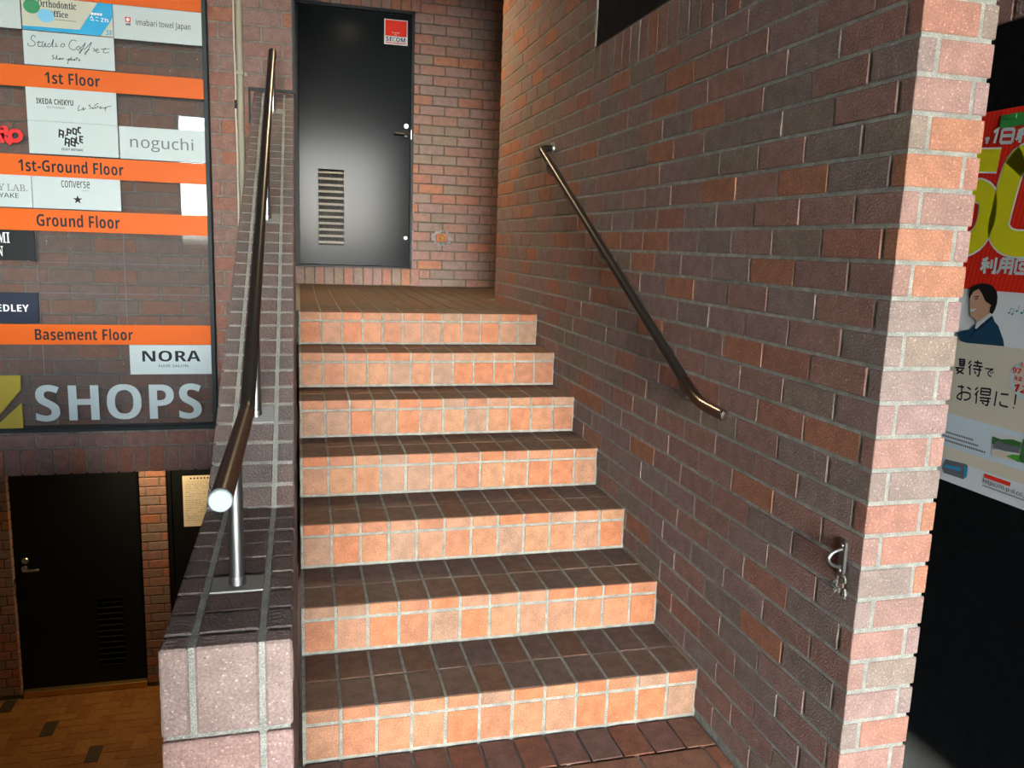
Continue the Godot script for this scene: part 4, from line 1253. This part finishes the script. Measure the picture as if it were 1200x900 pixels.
# ---------------------------------------------------------------- small things
func build_small_things() -> void:
	# conduit and loose cable beside the directory
	var t := thing("conduit_pipe", Vector3(-0.268, 0.3, SIGN_WALL_Z + 0.02), "beige vertical conduit pipe on brick wall right of directory", "pipe")
	put(t, "pipe", tube([Vector3(-0.268, -0.4, SIGN_WALL_Z + 0.024), Vector3(-0.268, CEILING_Y, SIGN_WALL_Z + 0.024)], 0.0155, 16), M.pipe_beige)
	put(t, "saddle_clamp", boxes([[Vector3(-0.285, 1.122, SIGN_WALL_Z), Vector3(-0.236, 1.138, SIGN_WALL_Z + 0.006)], [Vector3(-0.285, 1.122, SIGN_WALL_Z), Vector3(-0.250, 1.138, SIGN_WALL_Z + 0.042)]], 0.001), M.pipe_beige)
	t = thing("loose_cable", Vector3(-0.292, 0.45, SIGN_WALL_Z + 0.01), "thin white cable hanging beside the beige conduit pipe", "cable")
	var pts := []
	for q: Array in [[-0.2925, CEILING_Y], [-0.2925, 1.46], [-0.293, 1.24], [-0.2905, 1.14], [-0.2905, 1.00], [-0.2925, 0.94], [-0.2895, 0.84], [-0.289, 0.72], [-0.2895, 0.60], [-0.290, 0.47], [-0.290, 0.40]]:
		pts.append(Vector3(q[0], q[1], SIGN_WALL_Z + 0.012))
	put(t, "cable", tube(pts, 0.0042, 10), M.cable_white)
	put(t, "tape_wrap", tube([Vector3(-0.2915, 1.005, SIGN_WALL_Z + 0.012), Vector3(-0.2915, 0.965, SIGN_WALL_Z + 0.012)], 0.006, 10), M.black_frame)
	# eye plate on the pier
	t = thing("eye_plate", Vector3(1.197, -0.325, 2.551), "small steel eye plate screwed to the brick wall near the pier", "hook")
	var st := new_st()
	var prof := PackedVector2Array()
	for i in 24:
		var a := TAU * i / 24.0
		prof.append(Vector2(2.551 + cos(a) * 0.0105, -0.325 + sin(a) * 0.0105 + (0.033 if sin(a) >= 0 else -0.033)))
	put(t, "plate", prism_x(1.192, 1.199, prof), M.steel_satin)
	var loop := []
	for i in 13:
		var a := PI * i / 12.0
		loop.append(Vector3(1.195 - sin(a) * 0.036, -0.325 + cos(a) * 0.021, 2.551))
	put(t, "ring", tube(loop, 0.0042, 12), M.steel)
	for y: float in [-0.295, -0.355]:
		put(t, "screw", lathe([Vector2(0, 0.003), Vector2(0.0035, 0.0025), Vector2(0.005, 0)], Vector3(1.192, y, 2.551), Vector3.LEFT, 12), M.steel)
	st = new_st()
	for i in 10:
		var q := Vector3(1.201, -0.395 + rng.randf_range(-0.018, 0.02), 2.556 + rng.randf_range(-0.03, 0.014))
		add_block(st, q, Vector3(0.006, rng.randf_range(0.008, 0.018), rng.randf_range(0.01, 0.025)), 0.0025, Basis(Vector3.RIGHT, rng.randf() * 3.0))
	var patch := thing("mortar_patch", Vector3(1.2, -0.395, 2.55), "pale smear of mortar on the brick wall below the eye plate", "mortar patch")
	put(patch, "smear", st.commit(), M.mortar)
	# brass outlet on the back wall
	t = thing("wall_outlet", Vector3(1.105, 0.386, BACK_Z), "round brass outlet set in an orange brick right of the black door", "outlet")
	put(t, "brick_face", block_mesh(Vector3(0.09, 0.062, 0.012), 0.003), M.tile[1], at(Vector3(1.105, 0.386, BACK_Z + 0.004)))
	put(t, "flange", lathe([Vector2(0, 0.014), Vector2(0.012, 0.016), Vector2(0.02, 0.010), Vector2(0.024, 0.0)], Vector3(1.105, 0.388, BACK_Z + 0.01), Vector3.BACK), M.brass)
	put(t, "spout", tube([Vector3(1.105, 0.388, BACK_Z + 0.02), Vector3(1.102, 0.375, BACK_Z + 0.036), Vector3(1.096, 0.36, BACK_Z + 0.04)], 0.006, 10), M.brass)
	st = new_st()
	for i in 70:
		var a := rng.randf() * TAU
		var r := rng.randf_range(0.85, 1.15)
		add_block(st, Vector3(1.105 + cos(a) * 0.066 * r, 0.388 + sin(a) * 0.052 * r, BACK_Z + 0.0008), Vector3(rng.randf_range(0.012, 0.03), rng.randf_range(0.008, 0.02), 0.006), 0.0025, Basis(Vector3.BACK, rng.randf() * 3.0))
	put(t, "putty_ring", st.commit(), M.putty)
	# warm downlight over the landing
	var lp := thing("ceiling_lamp", Vector3(0.45, CEILING_Y, -1.0), "round warm downlight in the ceiling above the steps", "lamp")
	put(lp, "housing", lathe([Vector2(0.09, 0), Vector2(0.11, -0.004), Vector2(0.11, -0.02), Vector2(0.09, -0.02)], Vector3(0.45, CEILING_Y, -1.0), Vector3.UP), M.steel_satin)
	var glow := plain(Color(1.0, 0.88, 0.68), 0.5)
	glow.emission_enabled = true
	glow.emission = Color(1.0, 0.84, 0.6)
	glow.emission_energy_multiplier = 3.0
	put(lp, "diffuser", lathe([Vector2(0.09, -0.012), Vector2(0, -0.012)], Vector3(0.45, CEILING_Y, -1.0), Vector3.UP), glow)
	var l := SpotLight3D.new()
	l.name = "lamp_light"
	lp.add_child(l)
	l.global_position = Vector3(0.45, CEILING_Y - 0.03, -1.0)
	l.rotation = Vector3(-PI / 2, 0, 0)
	l.light_color = Color(1.0, 0.88, 0.70)
	l.light_energy = 90.0
	l.light_size = 0.09
	l.spot_angle = 80.0
	l.spot_range = 15.0
	l.spot_attenuation = 2.0
	l.shadow_enabled = true

# ---------------------------------------------------------------- poster on the black glass
func build_poster() -> void:
	var t := thing("poster", Vector3(GLASS_X, -0.21, 2.4), "red and white parking advert poster taped to the black glass", "poster")
	var px := GLASS_X + 0.003
	var s := block(t, "sheet", Vector3(px, -0.205, 2.06), Vector3(px + 0.002, 0.7075, 2.72), M.paper_white, 0.0)
	var fr := Transform3D(Basis(Vector3(0, 0, 1), Vector3(0, 1, 0), Vector3(-1, 0, 0)), Vector3(px, 0, 0))
	print_poly(s, "red_field", [rect(2.06, 0.286, 2.72, 0.7075)], fr, 1, M.paper_red)
	var stripes := []
	for i in 60:
		var u := 2.0 + i * 0.0125
		var q := PackedVector2Array([Vector2(u, 0.287), Vector2(u + 0.004, 0.287), Vector2(u + 0.074, 0.7065), Vector2(u + 0.070, 0.7065)])
		if u > 2.06 and u + 0.075 < 2.72:
			stripes.append(q)
	print_poly(s, "red_stripes", stripes, fr, 2, M.paper_red_dark)
	print_poly(s, "beige_field", [rect(2.06, -0.031, 2.72, 0.159)], fr, 1, M.paper_beige)
	print_poly(s, "blue_field", [rect(2.06, -0.116, 2.72, -0.031)], fr, 1, M.paper_blue)
	print_poly(s, "beige_strip", [rect(2.06, -0.147, 2.72, -0.116)], fr, 1, M.paper_beige)
	# big numerals, pale outline under yellow
	print_strokes(s, "numeral_outline", INK_FIVE, 0.060, fr, 3, M.paper_white, 4)
	print_strokes(s, "numeral_outline", INK_ZERO, 0.066, fr, 3, M.paper_white, 4)
	print_strokes(s, "numeral", INK_FIVE, 0.052, fr, 4, M.paper_yellow, 4)
	print_strokes(s, "numeral", INK_ZERO, 0.058, fr, 4, M.paper_yellow, 4)
	print_strokes(s, "white_lettering", INK_WHITE_TOP, 0.0075, fr, 5, M.white)
	print_strokes(s, "white_lettering", INK_WHITE_USE, 0.0072, fr, 5, M.white)
	# printed portrait
	print_poly(s, "printed_portrait", [pairs(MAN_FACE)], fr, 4, M.skin)
	print_poly(s, "printed_hair", [pairs(MAN_HAIR)], fr, 5, M.hair)
	print_poly(s, "printed_smile", [pairs(MAN_SMILE)], fr, 5, M.white)
	print_poly(s, "printed_brow", [pairs(MAN_BROW), pairs(MAN_EYE)], fr, 5, M.hair)
	print_poly(s, "printed_shirt", [pairs(MAN_SHIRT)], fr, 5, M.white)
	print_poly(s, "printed_suit", [pairs(MAN_SUIT)], fr, 4, M.suit)
	print_poly(s, "printed_lapel", [pairs(MAN_LAPEL)], fr, 4.5, M.suit_dark)
	print_poly(s, "music_notes", [ellipse(Vector2(2.519, 0.238), 0.0028, 0.0022, 10), ellipse(Vector2(2.528, 0.236), 0.0028, 0.0022, 10), ellipse(Vector2(2.5395, 0.244), 0.003, 0.0024, 10), ellipse(Vector2(2.553, 0.241), 0.0036, 0.0028, 10)], fr, 2, M.ink_teal)
	print_strokes(s, "note_stems", [[2.5215, 0.238, 2.5225, 0.249, 2.531, 0.248, 2.5305, 0.236], [2.5425, 0.244, 2.5435, 0.257], [2.5565, 0.241, 2.560, 0.255]], 0.0014, fr, 2, M.ink_teal)
	for e: Array in [[0, 10], [10, 19], [19, 22], [22, 34], [34, 37], [37, 39]]:
		print_strokes(s, "black_glyph", INK_BENEFIT.slice(e[0], e[1]), 0.0043, fr, 2, M.ink, 3)
	print_strokes(s, "small_kana", INK_SMALL_KANA, 0.0032, fr, 2, M.ink, 3)
	print_poly(s, "badge_disc", [ellipse(Vector2(2.622, 0.092), 0.078, 0.052)], fr, 2, M.paper_blue)
	print_poly(s, "badge_disc", [ellipse(Vector2(2.626, 0.092), 0.070, 0.044)], fr, 3, M.paper_beige)
	print_text(s, "red_lettering", "97", 2.5515, 2.575, 0.102, 0.115, fr, 4, M.ink_red, "sans bold")
	print_text(s, "red_lettering", "12", 2.560, 2.600, 0.060, 0.079, fr, 4, M.ink_red, "sans bold", 0.3)
	print_strokes(s, "red_glyph", [[2.569, 0.1215, 2.574, 0.1295, 2.579, 0.1215], [2.571, 0.1245, 2.577, 0.1245], [2.574, 0.1265, 2.574, 0.1195], [2.570, 0.1195, 2.578, 0.1195]], 0.0014, fr, 4, M.ink_red)
	print_strokes(s, "red_glyph", [[2.560, 0.095, 2.564, 0.095, 2.564, 0.088, 2.560, 0.088, 2.560, 0.095], [2.566, 0.095, 2.566, 0.087, 2.569, 0.087], [2.560, 0.0915, 2.569, 0.0915]], 0.0014, fr, 4, M.ink_red)
	print_strokes(s, "red_glyph", [[2.571, 0.0945, 2.580, 0.0945], [2.5755, 0.0965, 2.5755, 0.0855], [2.572, 0.0925, 2.579, 0.0925, 2.579, 0.0885, 2.572, 0.0885, 2.572, 0.0925], [2.571, 0.0870, 2.580, 0.0870]], 0.0014, fr, 4, M.ink_red)
	var lines := []
	for r in 3:
		var v := -0.078 - r * 0.0105
		var u := 2.31
		while u < 2.462 + r * 0.021:
			lines.append(rect(u, v - 0.0045, u + 0.0042, v))
			u += 0.0058
	var u2 := 2.511
	while u2 < 2.66:
		lines.append(rect(u2, -0.1835, u2 + 0.003, -0.1805))
		u2 += 0.0042
	print_poly(s, "fine_print", lines, fr, 2, M.ink_soft).set_meta("kind", "stuff")
	print_poly(s, "printed_photo", [pairs(PHOTO_SKY)], fr, 2, M.white)
	print_poly(s, "printed_photo", [pairs(PHOTO_TREES)], fr, 3, M.leaf)
	print_poly(s, "printed_photo", [pairs(PHOTO_HOUSE)], fr, 4, M.ink_soft)
	print_poly(s, "printed_photo", [pairs(PHOTO_PATH)], fr, 4, M.paper_beige)
	print_poly(s, "printed_photo", [pairs(PHOTO_GRASS)], fr, 4.5, M.grass)
	print_poly(s, "printed_photo", [rect(2.605, -0.098, 2.68, -0.043)], fr, 3, M.leaf)
	print_poly(s, "printed_batteries", [pairs(GADGET)], fr, 2, M.ink_soft)
	print_poly(s, "printed_batteries", [pairs(GADGET_BAND), pairs(GADGET_CAP)], fr, 3, M.sky_blue)
	print_poly(s, "red_tag", [rect(2.512, -0.162, 2.588, -0.152)], fr, 2, M.paper_red)
	print_text(s, "web_lettering", "https://n-p-d.co.jp", 2.511, 2.640, -0.178, -0.165, fr, 2, M.ink)
	block(t, "tape", Vector3(px - 0.003, 0.664, 2.424), Vector3(px - 0.0022, 0.694, 2.53), M.tape_green, 0.0)
	put(t, "tape_fold", boxes([[Vector3(px - 0.006, 0.681, 2.445), Vector3(px - 0.003, 0.6935, 2.47)]], 0.001), M.tape_green)
